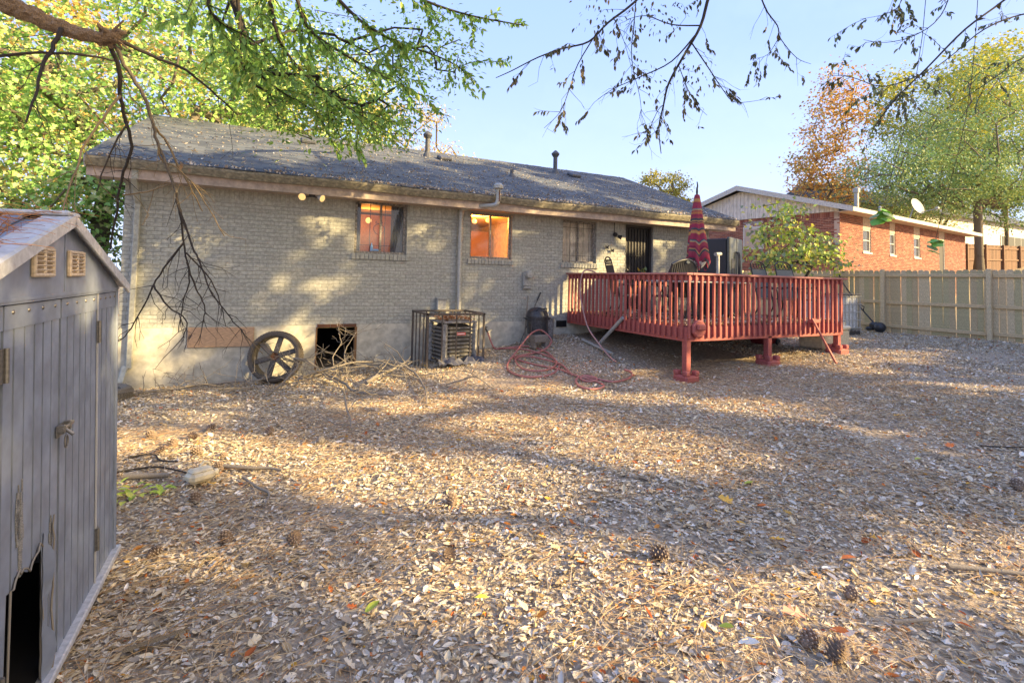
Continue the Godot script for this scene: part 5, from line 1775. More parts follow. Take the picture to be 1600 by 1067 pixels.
	for s in [-1.0, 1.0]:
		b = MB.new(); b.tube([Vector3(s * .68, .29, -.13), Vector3(s * .715, .29, -.12), Vector3(s * .715, .29, .12), Vector3(s * .68, .29, .13)], taper(4, .018, .018), 6); part(o, "handle", b, M.cream_plastic)
	b = MB.new(); b.bbox(Vector3(.0, .38, .27), Vector3(.09, .09, .02), .006); part(o, "latch", b, M.cream_plastic)
	o = thing("maroon_cooler", "dark red wheeled cooler in the shade under the deck", "cooler", Vector3(10.0, gfast(10, -7.6), -7.7), .1)
	b = MB.new(); b.bbox(Vector3(0, .22, 0), Vector3(.5, .4, .36), .04); part(o, "chest", b, M.maroon)
	b = MB.new(); b.bbox(Vector3(0, .45, 0), Vector3(.54, .08, .4), .03); part(o, "lid", b, M.maroon)
	for s in [-1.0, 1.0]:
		b = MB.new(); b.rod(Vector3(.2, .07, s * .19), Vector3(.2, .07, s * .22), .07, 14); part(o, "wheel", b, M.resin_black)
	o = thing("liquid_tank", "white plastic bulk tank in a wire cage beyond the deck", "tank", Vector3(13.95, gfast(13.9, -8.8), -8.75))
	b = MB.new(); b.bbox(Vector3(0, .6, 0), Vector3(1.12, .92, .96), .07); part(o, "tank", b, M.white_plastic)
	b = MB.new(); b.bbox(Vector3(0, .07, 0), Vector3(1.2, .12, 1.0), .02); part(o, "pallet", b, M.dark_metal)
	b = MB.new(); b.bbox(Vector3(0, 1.09, 0), Vector3(1.24, .03, 1.04), .01); part(o, "tray", b, M.dark_metal)
	for k in 8:
		for s in [-1.0, 1.0]:
			b = MB.new(); b.rod(Vector3(-.56 + k * .16, .12, s * .51), Vector3(-.56 + k * .16, 1.08, s * .51), .011, 6); part(o, "wire", b, M.galvanised)
			b = MB.new(); b.rod(Vector3(s * .6, .12, -.46 + k * .131), Vector3(s * .6, 1.08, -.46 + k * .131), .011, 6); part(o, "wire", b, M.galvanised)
	for k in 5:
		b = MB.new()
		var y := .2 + k * .21
		for s in [-1.0, 1.0]:
			b.rod(Vector3(-.6, y, s * .52), Vector3(.6, y, s * .52), .01, 6); b.rod(Vector3(s * .61, y, -.5), Vector3(s * .61, y, .5), .01, 6)
		part(o, "wire_hoop", b, M.galvanised)
	o = thing("string_trimmer", "black string trimmer leaning against the board fence", "trimmer", Vector3(16.1, .4, -9.0))
	R = Vector3(16.1, .4, -9.0)
	b = MB.new(R); b.tube(smooth_path([Vector3(16.15, .62, -8.75), Vector3(16.2, 1.1, -9.2), Vector3(16.35, 1.75, -9.75), Vector3(16.4, 2.1, -9.95)], 4), taper(13, .022, .018), 8); part(o, "shaft", b, M.resin_black)
	b = MB.new(R); b.bbox(Vector3(16.1, .58, -8.72), Vector3(.24, .22, .28), .06); b.lathe(_ball(.15, 8), 12, Vector3(16.05, .55, -8.58)); b.bbox(Vector3(16.12, .5, -8.85), Vector3(.3, .1, .2), .04); part(o, "engine", b, M.resin_black)
	b = MB.new(R); b.tube([Vector3(16.18, 1.0, -9.1), Vector3(16.05, 1.12, -9.0), Vector3(16.1, 1.2, -9.2), Vector3(16.22, 1.12, -9.22)], taper(4, .015, .015), 6); part(o, "grip", b, M.resin_black)
	# white jug and grey ball on the leaves
	o = thing("plastic_jug", "cream plastic jug lying on the leaves near the shed", "jug", gp(-.38, -5.09, .05), .5)
	b = MB.new()
	b.bbox(Vector3(0, .03, 0), Vector3(.21, .1, .15), .035); b.bbox(Vector3(0, .075, 0), Vector3(.17, .03, .11), .014)
	b.lathe([Vector2(.03, 0), Vector2(.03, .03), Vector2(0, .03)], 10, Vector3(.1, .03, .02), Basis(Vector3.BACK, -PI / 2))
	part(o, "body", b, M.cream_plastic)
	b = MB.new(); b.tube([Vector3(.02, .085, -.05), Vector3(.05, .12, -.05), Vector3(.09, .1, -.05), Vector3(.1, .06, -.05)], taper(4, .012, .012), 6); part(o, "handle", b, M.cream_plastic)
	b = MB.new(); b.lathe(_ball(.045, 10), 16, Vector3(0, .045, 0)); single("grey_ball", "small scuffed grey ball on the leaves in the middle distance", "ball", b, M.concrete, gp(.64, -5.7))
	cones_and_sticks()

func pine_cone() -> ArrayMesh:
	var b := MB.new()
	b.col = Color(.5, .45, .4)
	b.lathe([Vector2(0, -.5), Vector2(.17, -.4), Vector2(.22, -.1), Vector2(.15, .3), Vector2(0, .5)], 8, Vector3.ZERO)
	for i in 64:
		var t := i / 63.0
		var a := i * 2.39996
		var r := .30 * sin(PI * (.12 + .84 * t)) + .05
		var y := -.46 + .9 * t
		var d := Vector3(cos(a), 0, sin(a))
		var s := Vector3(-sin(a), 0, cos(a))
		var w := .075 * sin(PI * (.15 + .75 * t)) + .02
		var tip := d * (r + .045) + Vector3(0, y + .07, 0)
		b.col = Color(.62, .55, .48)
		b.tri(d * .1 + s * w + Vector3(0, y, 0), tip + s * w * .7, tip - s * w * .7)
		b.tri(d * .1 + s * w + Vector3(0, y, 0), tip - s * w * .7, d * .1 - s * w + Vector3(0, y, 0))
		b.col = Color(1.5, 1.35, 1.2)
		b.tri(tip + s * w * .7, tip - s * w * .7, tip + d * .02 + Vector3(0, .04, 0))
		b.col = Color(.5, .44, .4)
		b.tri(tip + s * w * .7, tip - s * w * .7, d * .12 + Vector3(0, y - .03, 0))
	return b.mesh()

func cones_and_sticks() -> void:
	var cm := mat("cone_scales", rgb8(176, 160, 144), .9, "", Vector3.ONE, 0, 0, true)
	var cone := pine_cone()
	var cl := [[.28, -3.76, "dark pine cone in the middle of the lower yard, right of the sunlit strip"], [-.53, -4.0, "pine cone lying closest to the shed corner"], [-.57, -6.49, "pine cone at the back of the shaded leaves left of the yard"], [-.96, -6.64, "pine cone farthest left beside the shed edge"], [-.72, -6.26, "pine cone in the cluster beyond the shed"], [-.47, -5.85, "pine cone above the cream jug at some distance"], [1.39, -3.77, "pine cone in the centre of the yard on needles"], [1.13, -3.08, "pine cone with pale tipped scales near the yard centre"], [2.24, -2.44, "dark crushed pine cone among grey leaves right of centre"], [2.38, -1.46, "large upright pine cone at the bottom edge of the yard"], [2.36, -1.58, "pine cone lying on its side touching the large upright cone"], [2.94, -1.73, "small pine cone half buried beside a rolled leaf"], [-.13, -3.99, "pine cone on sunlit leaves right of the shed corner"], [5.59, -1.97, "pine cone at the right edge of the yard"], [-.38, -4.78, "pine cone just in front of the cream jug"], [-.42, -6.72, "pine cone furthest back before the brush pile"], [-.23, -5.66, "pine cone beside the short stick behind the jug"], [.17, -6.29, "small pine cone alone before the brush pile"], [-.8, -6.05, "pine cone next to the long dark stick by the shed"], [-.25, -5.35, "pine cone leaning on the pale stick behind the jug"]]
	for i in cl.size():
		var s := rf(.09, .13)
		var o := part(self, "pine_cone", cone, cm, gp(cl[i][0], cl[i][1], s * .32), (Basis(Vector3.UP, rf(0, TAU)) * Basis(Vector3.RIGHT, rf(1.1, 1.5))).scaled(Vector3.ONE * s))
		if i == 9: o.basis = (Basis(Vector3.UP, .6) * Basis(Vector3.RIGHT, .5)).scaled(Vector3.ONE * .125); o.position.y += .02
		tag(o, cl[i][2], "pine cone", "pine cones on the fallen leaves")
	# sticks: label, material, radius, points (x, z)
	var sk := [["dark crooked stick on the leaves behind the cream jug", "bark_dark", .011, [-1.03, -5.93, -.85, -5.98, -.75, -5.72, -.6, -5.6]], ["long brown stick reaching out from behind the shed", "bark_dark", .012, [-1.1, -5.5, -.77, -5.54, -.5, -5.3]], ["pale barkless stick right of the cream jug", "dead_wood", .02, [-.25, -5.36, -.02, -5.2, .14, -5.12, .25, -5.0]], ["forked grey stick in front of the pale barkless one", "dead_wood", .013, [-.06, -5.04, .06, -4.75, .14, -4.6, .11, -4.4]], ["pale stick at the right edge of the near yard", "dead_wood", .018, [3.7, -1.62, 3.85, -1.5, 4.05, -1.33]], ["short grey stick among needles at lower right", "dead_wood", .012, [2.88, -1.49, 3.1, -1.41]], ["thin twig lying across the centre of the yard", "dead_wood", .007, [2.6, -5.4, 2.9, -5.1, 3.1, -4.6]], ["rotten log lying beside the brown stick by the shed", "dead_wood", .03, [-.95, -5.35, -.62, -5.25]], ["thin curved twig on the bright strip near the hose", "bark_pale", .006, [3.6, -5.8, 3.9, -5.6, 4.2, -5.2, 4.4, -5.3]], ["thin dark twig at the right edge of the yard", "bark_dark", .008, [6.6, -2.6, 6.9, -2.4, 7.3, -2.35]]]
	for s in sk:
		var p := []
		for i in range(0, s[3].size(), 2): p.append(gp(s[3][i], s[3][i + 1], s[2] + .02))
		p = smooth_path(p, 4)
		var b := MB.new(p[0])
		b.tube(p, taper(p.size(), s[2], s[2] * .55), 7)
		single("fallen_stick", s[0], "stick", b, M[s[1]], p[0], Basis(), "sticks lying on the leaves")
	# brush pile by the crawl space: each limb with its own side twigs
	var br := [["long pale limb lying along the foundation toward the shed", .03, [-1.78, .0, -9.1, -1.2, .03, -9.3, -.5, .06, -9.35, .2, .12, -9.2]], ["thin pale limb in front of the long one near the old tyre", .017, [-1.6, .0, -8.85, -1.2, .05, -9.05, -.7, .1, -9.2]], ["forked limb rising in front of the alloy wheel", .02, [.15, .0, -8.2, .45, .15, -8.7, .62, .34, -9.0, .4, .42, -9.0]], ["arched bare limb between the wheel and the crawl space", .022, [.55, .42, -9.05, .8, .34, -8.9, .98, .15, -8.7, 1.15, .05, -8.2]], ["thick crooked limb at the front of the brush pile", .028, [1.0, .12, -8.9, 1.2, .08, -8.2, 1.32, .04, -7.6, 1.75, .05, -7.1]], ["silvery thick limb end under the air conditioner cage", .032, [1.5, .08, -7.9, 1.85, .14, -8.2, 2.3, .2, -8.5]], ["limb pointing straight at the yard right of the pile", .024, [2.1, .22, -8.4, 2.28, .1, -8.1, 2.22, .06, -7.3, 2.02, .04, -6.5]], ["upright twisted twig standing before the crawl space", .012, [1.2, .1, -8.9, 1.15, .35, -9.0, 1.28, .55, -9.05, 1.24, .72, -9.05]], ["second upright twig, bent right, before the crawl space", .011, [1.35, .1, -8.8, 1.33, .4, -8.95, 1.42, .58, -8.95, 1.52, .74, -8.98]], ["grey limb lying across the top of the pile", .018, [.6, .15, -8.7, 1.2, .25, -8.7, 1.8, .22, -8.8, 2.3, .12, -8.7]], ["slender limb stretched from the pile toward the yard", .014, [1.1, .15, -7.4, 1.05, .1, -6.7, .98, .05, -5.9]], ["low limb behind the pile beside the foundation", .02, [.9, .05, -9.3, 1.6, .12, -9.2, 2.5, .08, -9.25]], ["short broken limb left of the wheel", .015, [-.4, .02, -8.6, -.05, .1, -8.9, .15, .15, -9.0]]]
	var more := ["thin bare twig at the left edge of the brush pile", "thin bare twig crossing in front of the alloy wheel", "thin bare twig left of the crawl space opening", "thin bare twig in the middle of the brush pile", "thin bare twig right of the crawl space opening", "thin bare twig bent toward the yard's middle", "thin bare twig nearest the security cage", "thin bare twig fallen farthest into the yard", "thin pale twig on top of the thick crooked limb", "thin pale twig under the arched limb"]
	for i in more.size():
		var x := -.3 + i * .31 + rf(-.15, .15)
		var z := rf(-9.2, -7.2)
		var a := rf(0, TAU)
		var l := rf(.35, .6)
		br.append([more[i], rf(.008, .012), [x, .06, z, x + cos(a) * l, rf(.1, .22), z + sin(a) * l * .8, x + cos(a + .4) * l * 1.8, rf(.04, .3), z + sin(a + .4) * l * 1.3]])
	for s in br:
		var p := pts(s[2])
		for i in p.size(): p[i].y = p[i].y - .02 + gfast(p[i].x, p[i].z) + .03
		p = smooth_path(p, 4)
		var R: Vector3 = p[0]
		var b := MB.new(R)
		for i in p.size(): p[i] += rv(.012)
		b.tube(p, taper(p.size(), s[1], s[1] * .45), 7)
		var o := thing("dead_branch", s[0], "branch", R, 0.0, "dead branches heaped by the crawl space")
		part(o, "limb", b, M.dead_wood)
		b = MB.new(R)
		for k in 7:
			var i := 2 + rng.randi() % (p.size() - 3)
			var d := Vector3(rf(-1, 1), rf(.0, .5), rf(-1, .6)).normalized()
			var q: Vector3 = p[i]
			var l := rf(.2, .55)
			var tw := [q, q + d * l * .4 + rv(.04), q + d * l * .75 + rv(.06), q + d * l + rv(.08)]
			for j in 4: tw[j].y = maxf(tw[j].y, gfast(tw[j].x, tw[j].z) + .015)
			b.tube(tw, taper(4, s[1] * .38, .003), 5)
			var q2: Vector3 = tw[2]
			b.tube([q2, q2 + (d + rv(.9)).normalized() * rf(.08, .22)], [.004, .002], 4)
		part(o, "twigs", b, M.dead_wood)
	# single bright leaves
	var lv := [[3.0, -2.27, "yellow", "flat", "broad yellow leaf alone on the grey leaves right of centre"], [2.06, -1.83, "lime", "curl", "yellow green curled leaf near the bottom of the yard"], [2.51, -1.70, "pink", "flat", "pinkish tan broad leaf near the large pine cone"], [2.52, -1.58, "orange", "curl", "small bright orange leaf next to the large pine cone"], [1.18, -2.58, "lime", "oval", "small lime green leaf left of the yard centre"], [6.18, -2.68, "orange", "flat", "orange leaf on the far right of the yard"], [6.72, -3.46, "yellow", "flat", "golden leaf far back on the right of the yard"], [5.43, -2.62, "lime", "oval", "pale green leaf on the right of the yard"], [3.61, -2.96, "lime", "curl", "small green leaf on the bright strip right of centre"], [3.34, -2.63, "orange", "curl", "red orange leaf right of the yellow one in the sunlit strip"], [3.21, -2.73, "yellow", "flat", "ochre leaf beside the red orange leaf in the sunlit strip"], [3.22, -1.95, "orange", "oval", "ochre pointed leaf on the shaded right foreground"], [2.05, -1.71, "white", "curl", "whitish curled leaf below the yellow green one"], [-.29, -5.02, "yellow", "flat", "yellow leaf touching the cream jug"], [3.62, -1.42, "yellow", "oval", "amber oval leaf at the lower right edge"], [.56, -2.76, "lime", "curl", "yellow curled leaf on the left foreground"]]
	var cols := {"yellow": lin(222, 172, 66), "lime": lin(176, 184, 60), "pink": lin(214, 150, 120), "orange": lin(222, 120, 44), "white": lin(226, 222, 208)}
	for l in lv:
		var q := mat("single_" + l[2], (cols[l[2]] as Color).linear_to_srgb(), .6)
		q.backlight_enabled = true
		q.backlight = Color(.2, .2, .2)
		var s := rf(.085, .13) if l[3] == "flat" else rf(.07, .1)
		var o := part(self, "fallen_leaf", T["leaf_" + l[3]], q, gp(l[0], l[1], .035), (Basis(Vector3.UP, rf(0, TAU)) * Basis(Vector3.RIGHT, -PI / 2 + .2)).scaled(Vector3.ONE * s))
		tag(o, l[4], "leaf", "bright single leaves on the yard")
	# strip of pale bark in the near left corner, green sprout by the shed
	var b := MB.new()
	for i in 8: b.quad(Vector3(i * .03, .004 * sin(i * 2.0), 0), Vector3(i * .03 + .03, .004 * sin(i * 2.0 + 2.0), 0), Vector3(i * .03 + .03, .01, .05 + .005 * sin(i * 1.7 + 1.7)), Vector3(i * .03, .01, .05 + .005 * sin(i * 1.7)), Vector3.UP)
	single("bark_piece", "pale flat piece of bark on the leaves near the shed", "bark", b, M.bark_pale, gp(-.5, -2.98, .04), Basis(Vector3.UP, .2))
	var o := thing("green_seedling", "low light green seedling beside the shed corner", "seedling", gp(-.86, -5.0))
	var mn := Many.new()
	for i in 34: mn.add(Vector3(rf(-.16, .3), rf(.02, .1), rf(-.12, .12)), leaf_basis(Vector3(rf(-1, 1), rf(-.1, .5), rf(-1, 1)), Vector3.UP, rf(.06, .11)), pick([lin(150, 180, 60), lin(176, 196, 76), lin(190, 190, 80)]))
	many(o, "leaves", mn, T.leaf_oval, M.leaf)

# ---------------------------------------------------------------- trees
func side_twigs(b: MB, p: Array, n: int, l: float, r: float, out: Array) -> void:
	for k in n:
		var i := 1 + rng.randi() % (p.size() - 2)
		var d: Vector3 = ((p[i + 1] - p[i - 1]).normalized() * .8 + rv(1.0) + Vector3(0, -.35, 0)).normalized()
		var q: Vector3 = p[i]
		var ll := l * rf(.5, 1.2)
		var t := [q, q + d * ll * .35 + rv(.05) * ll, q + d * ll * .7 + rv(.12) * ll + Vector3(0, -.05 * ll, 0), q + d * ll + rv(.15) * ll + Vector3(0, -.12 * ll, 0)]
		b.tube(t, taper(4, r, r * .4), 4)
		out.append(t)
		if rng.randf() < .6:
			var q2: Vector3 = t[2]
			var e := (d + rv(.8)).normalized()
			var t2 := [q2, q2 + e * ll * .25 + rv(.03), q2 + e * ll * .45 + rv(.05)]
			b.tube(t2, taper(3, r * .5, r * .25), 4)
			out.append(t2)

# a tube with ridged bark
func rough_tube(b: MB, p: Array, r: Array, sides: int) -> void:
	var nz := FastNoiseLite.new()
	nz.frequency = 9.0
	nz.fractal_octaves = 3
	var rings := []
	var ref := Vector3.UP
	for i in p.size():
		var t: Vector3 = (p[mini(i + 1, p.size() - 1)] - p[maxi(i - 1, 0)]).normalized()
		var x := ref.cross(t).normalized()
		var y := t.cross(x).normalized()
		ref = y
		var f := float(i) / (p.size() - 1) * (r.size() - 1)
		var rad := lerpf(r[int(f)], r[mini(int(f) + 1, r.size() - 1)], f - int(f))
		var ring := []
		for k in sides:
			var a := TAU * k / sides
			var d := x * cos(a) + y * sin(a)
			var q: Vector3 = p[i] + d * rad
			ring.append(p[i] + d * rad * (1.0 + .34 * nz.get_noise_3d(q.x * 1.2, q.y * 3.0, q.z * 3.0) + .16 * nz.get_noise_3d(q.x * 6, q.y * 6, q.z * 6)))
		rings.append(ring)
	for i in p.size() - 1:
		for k in sides:
			b.tri(rings[i][k], rings[i][(k + 1) % sides], rings[i + 1][(k + 1) % sides])
			b.tri(rings[i][k], rings[i + 1][(k + 1) % sides], rings[i + 1][k])

func overhead_trees() -> void:
	var green := [lin(128, 170, 78), lin(148, 188, 84), lin(116, 154, 80), lin(160, 196, 90), lin(136, 172, 90), lin(178, 194, 96)]
	# oak behind the shed whose limbs hang over the yard
	var base := Vector3(-5.0, -.3, 1.2)
	var o := thing("yard_oak", "tall oak behind the shed with limbs hanging over the yard", "tree", base)
	var b := MB.new(base)
	var fork := Vector3(-4.2, 4.3, -1.2)
	b.tube(smooth_path([base, Vector3(-4.9, 1.8, .9), fork, Vector3(-3.2, 6.4, -3.2), Vector3(-1.6, 7.4, -5.4)], 5), taper(21, .27, .09), 12)
	part(o, "trunk", b, M.bark)
	b = MB.new(base)
	var la := [fork, Vector3(-3.2, 4.25, -3.6)]
	la.append_array(pts([-2.20,3.81,-5.00, -1.79,3.66,-4.98, -1.56,3.57,-4.96, -1.36,3.51,-4.94, -1.14,3.51,-4.92, -1.02,3.57,-4.90]))
	var sp := smooth_path(la, 5)
	for i in range(10, sp.size()): sp[i] += rv(.008)
	var rr := taper(sp.size(), .088, .036)
	for i in range(sp.size() - 5, sp.size()): rr[i] = .04 - .007 * (i - sp.size() + 5)
	rough_tube(b, smooth_path(sp, 6), rr, 26)
	for i in 9: rough_tube(b, [sp[sp.size() - 6] + rv(.025), sp[sp.size() - 6] + rv(.07) + Vector3(.02, 0, 0), sp[sp.size() - 6] + rv(.11) + Vector3(.05, .0, 0)], [.026, .018, .006], 7)
	part(o, "limb", b, M.bark_warm)
	# bare boughs that hang from the end of the limb
	var hang := [[-1.16,3.54,-5.00, -1.09,3.32,-5.12, -1.10,3.15,-5.24, -1.09,3.02,-5.36, -1.05,2.78,-5.48, -1.12,2.58,-5.60, -1.17,2.41,-5.72, -1.21,2.15,-5.84, -1.26,1.89,-5.96],
		[-1.16,3.54,-5.00, -1.12,3.50,-5.10, -1.05,3.36,-5.20, -0.95,3.20,-5.30, -0.90,3.01,-5.40, -0.87,2.86,-5.50, -0.79,2.63,-5.60, -0.73,2.44,-5.70],
		[-0.73,2.44,-5.70, -0.69,2.18,-5.76, -0.64,1.85,-5.82, -0.61,1.60,-5.88, -0.66,1.41,-5.94, -0.69,1.10,-6.00],
		[-0.73,2.38,-5.70, -0.58,1.94,-5.65, -0.50,1.79,-5.60, -0.42,1.55,-5.55, -0.25,1.31,-5.50, -0.14,1.17,-5.45, 0.06,0.94,-5.40],
		[-0.68,1.97,-5.90, -0.84,1.72,-5.98, -0.92,1.56,-6.06, -1.05,1.25,-6.14, -1.16,1.05,-6.22, -1.25,1.00,-6.30],
		[-0.90,1.57,-5.90, -0.77,1.36,-5.84, -0.61,1.24,-5.78, -0.62,1.09,-5.72, -0.76,0.90,-5.66],
		[-0.63,1.79,-5.80, -0.55,1.54,-5.85, -0.48,1.38,-5.90, -0.48,1.22,-5.95, -0.51,1.05,-6.00],
		[-0.91,3.00,-5.50, -0.80,2.87,-5.60, -0.72,2.68,-5.70, -0.61,2.47,-5.80, -0.53,2.30,-5.90],
		[-0.87,2.86,-5.50, -0.84,2.71,-5.56, -0.73,2.66,-5.62, -0.55,2.46,-5.68, -0.32,2.05,-5.74],
		[-0.64,1.88,-5.80, -0.42,1.61,-5.85, -0.33,1.35,-5.90, -0.28,1.15,-5.95],
		[-1.41,3.50,-4.90, -1.44,3.32,-4.85, -1.47,3.16,-4.80, -1.49,2.92,-4.75, -1.51,2.72,-4.70],
		[-1.09,3.14,-5.20, -1.18,2.92,-5.14, -1.28,2.66,-5.08, -1.29,2.52,-5.02, -1.33,2.28,-4.96, -1.33,2.10,-4.90],
		[-1.10,3.54,-5.00, -0.92,3.53,-5.20, -0.67,3.51,-5.40, -0.42,3.38,-5.60, -0.26,3.28,-5.80],
		[-2.02,3.29,-5.30, -1.67,3.44,-5.35, -1.31,3.50,-5.40, -1.17,3.50,-5.45],
		[-1.01,2.91,-5.10, -1.13,2.64,-5.15, -1.21,2.33,-5.20],
		[-1.16,2.39,-5.80, -0.97,2.44,-5.80, -0.81,2.52,-5.80]]
	var hr := [[.018, .008], [.018, .011], [.011, .004], [.010, .0035], [.010, .004], [.009, .003], [.009, .003], [.012, .005], [.010, .004], [.008, .003], [.017, .006], [.011, .005], [.017, .006], [.013, .008], [.009, .004], [.008, .006]]
	var hm := ["bark_dark", "bark", "bark_dark", "bark_dark", "bark_dark", "bark_dark", "bark_dark", "bark_pale", "bark_pale", "bark_dark", "bark_dark", "bark_pale", "bark_dark", "bark_dark", "bark_dark", "bark_pale"]
	var nt := [7, 5, 12, 13, 12, 7, 7, 7, 9, 7, 9, 8, 7, 5, 6, 3]
	var dead := []
	for i in hang.size():
		var p := smooth_path(pts(hang[i]), 4)
		for j in range(1, p.size() - 1): p[j] += rv(.006)
		b = MB.new(base)
		b.tube(p, taper(p.size(), hr[i][0], hr[i][1]), 7)
		side_twigs(b, p, nt[i], .36, .0036, dead)
		part(o, "hanging_bough", b, M[hm[i]])
	var mn := Many.new()
	for k in 3: leaf_twig(mn, dead[5 + k * 9], 20, .07, [lin(120, 96, 70), lin(150, 120, 84)], 1.0, .6)
	# leafy boughs over the middle of the yard
	var cs := [[-0.17,5.12,-6.20, 0.09,4.36,-6.30, 0.41,4.02,-6.40, 0.87,3.78,-6.50, 1.29,3.63,-6.60], [-0.43,5.11,-6.60, -0.31,4.45,-6.75, -0.13,4.16,-6.90, 0.24,3.96,-7.05, 0.81,3.76,-7.20], [0.36,5.39,-6.40, 0.98,4.87,-6.45, 1.47,4.72,-6.50, 2.09,4.66,-6.55, 2.53,4.55,-6.60], [0.09,5.18,-6.30, 0.39,4.62,-6.40, 0.77,4.44,-6.50, 1.35,4.27,-6.60, 1.80,4.18,-6.70], [1.00,5.81,-6.80, 1.71,5.59,-6.85, 2.48,5.54,-6.90, 3.22,5.61,-6.95, 3.63,5.68,-7.00], [-0.63,4.87,-6.00, -0.56,4.40,-6.10, -0.19,4.25,-6.20, 0.13,4.07,-6.30]]
	for c in cs:
		var p := [Vector3(-2.2, 7.0, -4.6), Vector3(-1.2, 6.4, -5.4)]
		p.append_array(pts(c))
		p = smooth_path(p, 4)
		b = MB.new(Vector3.ZERO)
		b.off = base
		b.tube(p, taper(p.size(), .034, .006), 6)
		var tw := []
		side_twigs(b, p.slice(8), 13, .55, .006, tw)
		part(o, "leafy_bough", b, M.bark_dark)
		var q := []
		for t in tw: leaf_twig(mn, t, 46, .1, green, .5)
		leaf_twig(mn, p.slice(10), 36, .1, green, .5)
	var hb := MB.new(base)
	var tips := grow(Vector3(-2.6, 6.7, -4.0), Vector3(-1.2, 6.6, -6.0), [[Vector3(.3, 4.25, -7.4), Vector3(.9, .35, .5), 18], [Vector3(1.3, 4.0, -7.5), Vector3(.8, .35, .5), 18], [Vector3(.8, 3.68, -7.4), Vector3(.8, .14, .4), 12], [Vector3(-1.6, 5.0, -6.6), Vector3(1.2, .5, .6), 14], [Vector3(.1, 5.0, -7.4), Vector3(1.0, .8, .9), 26], [Vector3(1.2, 4.5, -7.6), Vector3(1.0, .6, .8), 22], [Vector3(2.1, 5.1, -7.6), Vector3(.9, .45, .7), 14], [Vector3(1.1, 3.95, -7.5), Vector3(.7, .3, .5), 9], [Vector3(.8, 6.9, -9.6), Vector3(2.6, 1.3, 1.2), 30], [Vector3(-1.2, 6.6, -8.4), Vector3(1.2, 1.0, 1.0), 14]], .05, hb)
	part(o, "high_bough", hb, M.bark_dark)
	for i in 8200:
		var t: Vector3 = tips[rng.randi() % tips.size()]
		var q := Vector3(rng.randfn(), rng.randfn() * .6, rng.randfn()) * .22
		mn.add(t + q, leaf_basis(Vector3(q.x, rf(-.25, .05), q.z) + rv(.12), Vector3(rf(-.6, .6), 1, rf(-.6, .6)), rf(.055, .1)), pick(green))
	for i in mn.k: 
		mn.b[i * 16 + 3] -= base.x; mn.b[i * 16 + 7] -= base.y; mn.b[i * 16 + 11] -= base.z
	many(o, "foliage", mn, T.leaf_oval, M.leaf)
	# hickory behind the photographer: thin, nearly bare boughs against the sky
	base = Vector3(5.2, .1, 4.6)
	var dark := [lin(88, 92, 58), lin(104, 104, 66), lin(76, 78, 54), lin(120, 104, 64), lin(98, 84, 58)]  # shade is put into these leaves as darker colours
	o = thing("yard_hickory", "hickory at the back of the yard with half bare boughs overhead", "tree", base)
	fork = Vector3(5.9, 6.2, 1.4)
	b = MB.new(base)
	b.tube(smooth_path([base, Vector3(5.4, 3.0, 3.6), fork, Vector3(7.0, 8.2, -3.2), Vector3(7.5, 7.9, -6.3)], 5), taper(21, .2, .035), 10)
	part(o, "trunk", b, M.bark)
	mn = Many.new()
	var ds := [[7.50,7.72,-6.50, 7.13,6.95,-6.60, 7.01,6.37,-6.70, 6.72,5.81,-6.80, 6.45,5.27,-6.90, 6.42,4.88,-7.00, 6.41,4.50,-7.10, 6.56,4.07,-7.20], [6.83,6.16,-6.60, 6.33,5.57,-6.70, 5.71,5.20,-6.80, 5.25,4.95,-6.90, 4.99,4.75,-7.00], [7.3,7.95,-5.6, 6.07,7.06,-6.30, 5.22,6.17,-6.40, 4.80,5.79,-6.50, 4.51,5.46,-6.60, 4.10,5.30,-6.70, 3.71,5.11,-6.80, 3.32,4.86,-6.90, 3.10,4.74,-7.00], [4.65,5.65,-6.55, 4.38,5.11,-6.70, 4.29,4.72,-6.80, 4.19,4.37,-6.90, 3.96,4.10,-7.00], [6.77,6.02,-6.70, 7.36,5.65,-6.80, 7.81,5.40,-6.90, 8.27,5.27,-7.00, 9.24,5.53,-7.10], [7.3,8.0,-5.6, 8.19,7.68,-6.50, 8.52,7.05,-6.55, 8.96,6.80,-6.60, 9.12,6.60,-6.65, 9.68,6.35,-6.70, 10.22,6.35,-6.75], [9.1,6.65,-6.65, 9.07,6.36,-6.90, 8.75,6.24,-7.00], [6.5,7.6,-5.9, 5.65,6.87,-6.60, 5.47,5.89,-6.70, 5.54,5.39,-6.80, 5.79,4.92,-6.90, 5.93,4.57,-7.00], [6.90,6.30,-6.60, 6.32,6.22,-6.70, 5.83,6.30,-6.80, 5.50,6.20,-6.90], [6.57,5.61,-6.80, 6.91,5.24,-6.90, 7.25,5.03,-7.00, 7.61,4.93,-7.10], [6.42,4.9,-7.0, 6.24,4.74,-6.95, 6.02,4.39,-6.90, 5.96,4.31,-7.00], [4.9,5.9,-6.5, 5.00,5.94,-6.60, 5.28,5.68,-6.70, 5.54,5.28,-6.80]]
	var dr := [.034, .016, .024, .011, .014, .018, .007, .013, .014, .009, .007, .007]
	for i in ds.size():
		var p := smooth_path(pts(ds[i]), 4)
		b = MB.new(base)
		b.tube(p, taper(p.size(), dr[i], maxf(.0035, dr[i] * .22)), 6)
		var tw := []
		side_twigs(b, p, 5 + int(p.size() / 3.0), .5, .0045, tw)
		part(o, "bare_bough", b, M.bark_dark)
		for t in tw:
			if rng.randf() < .5: leaf_twig(mn, t, 26, .11, dark, 1.1, .45)
			if rng.randf() < .14: leaf_twig(mn, t, 60, .085, dark, 1.6, .6)
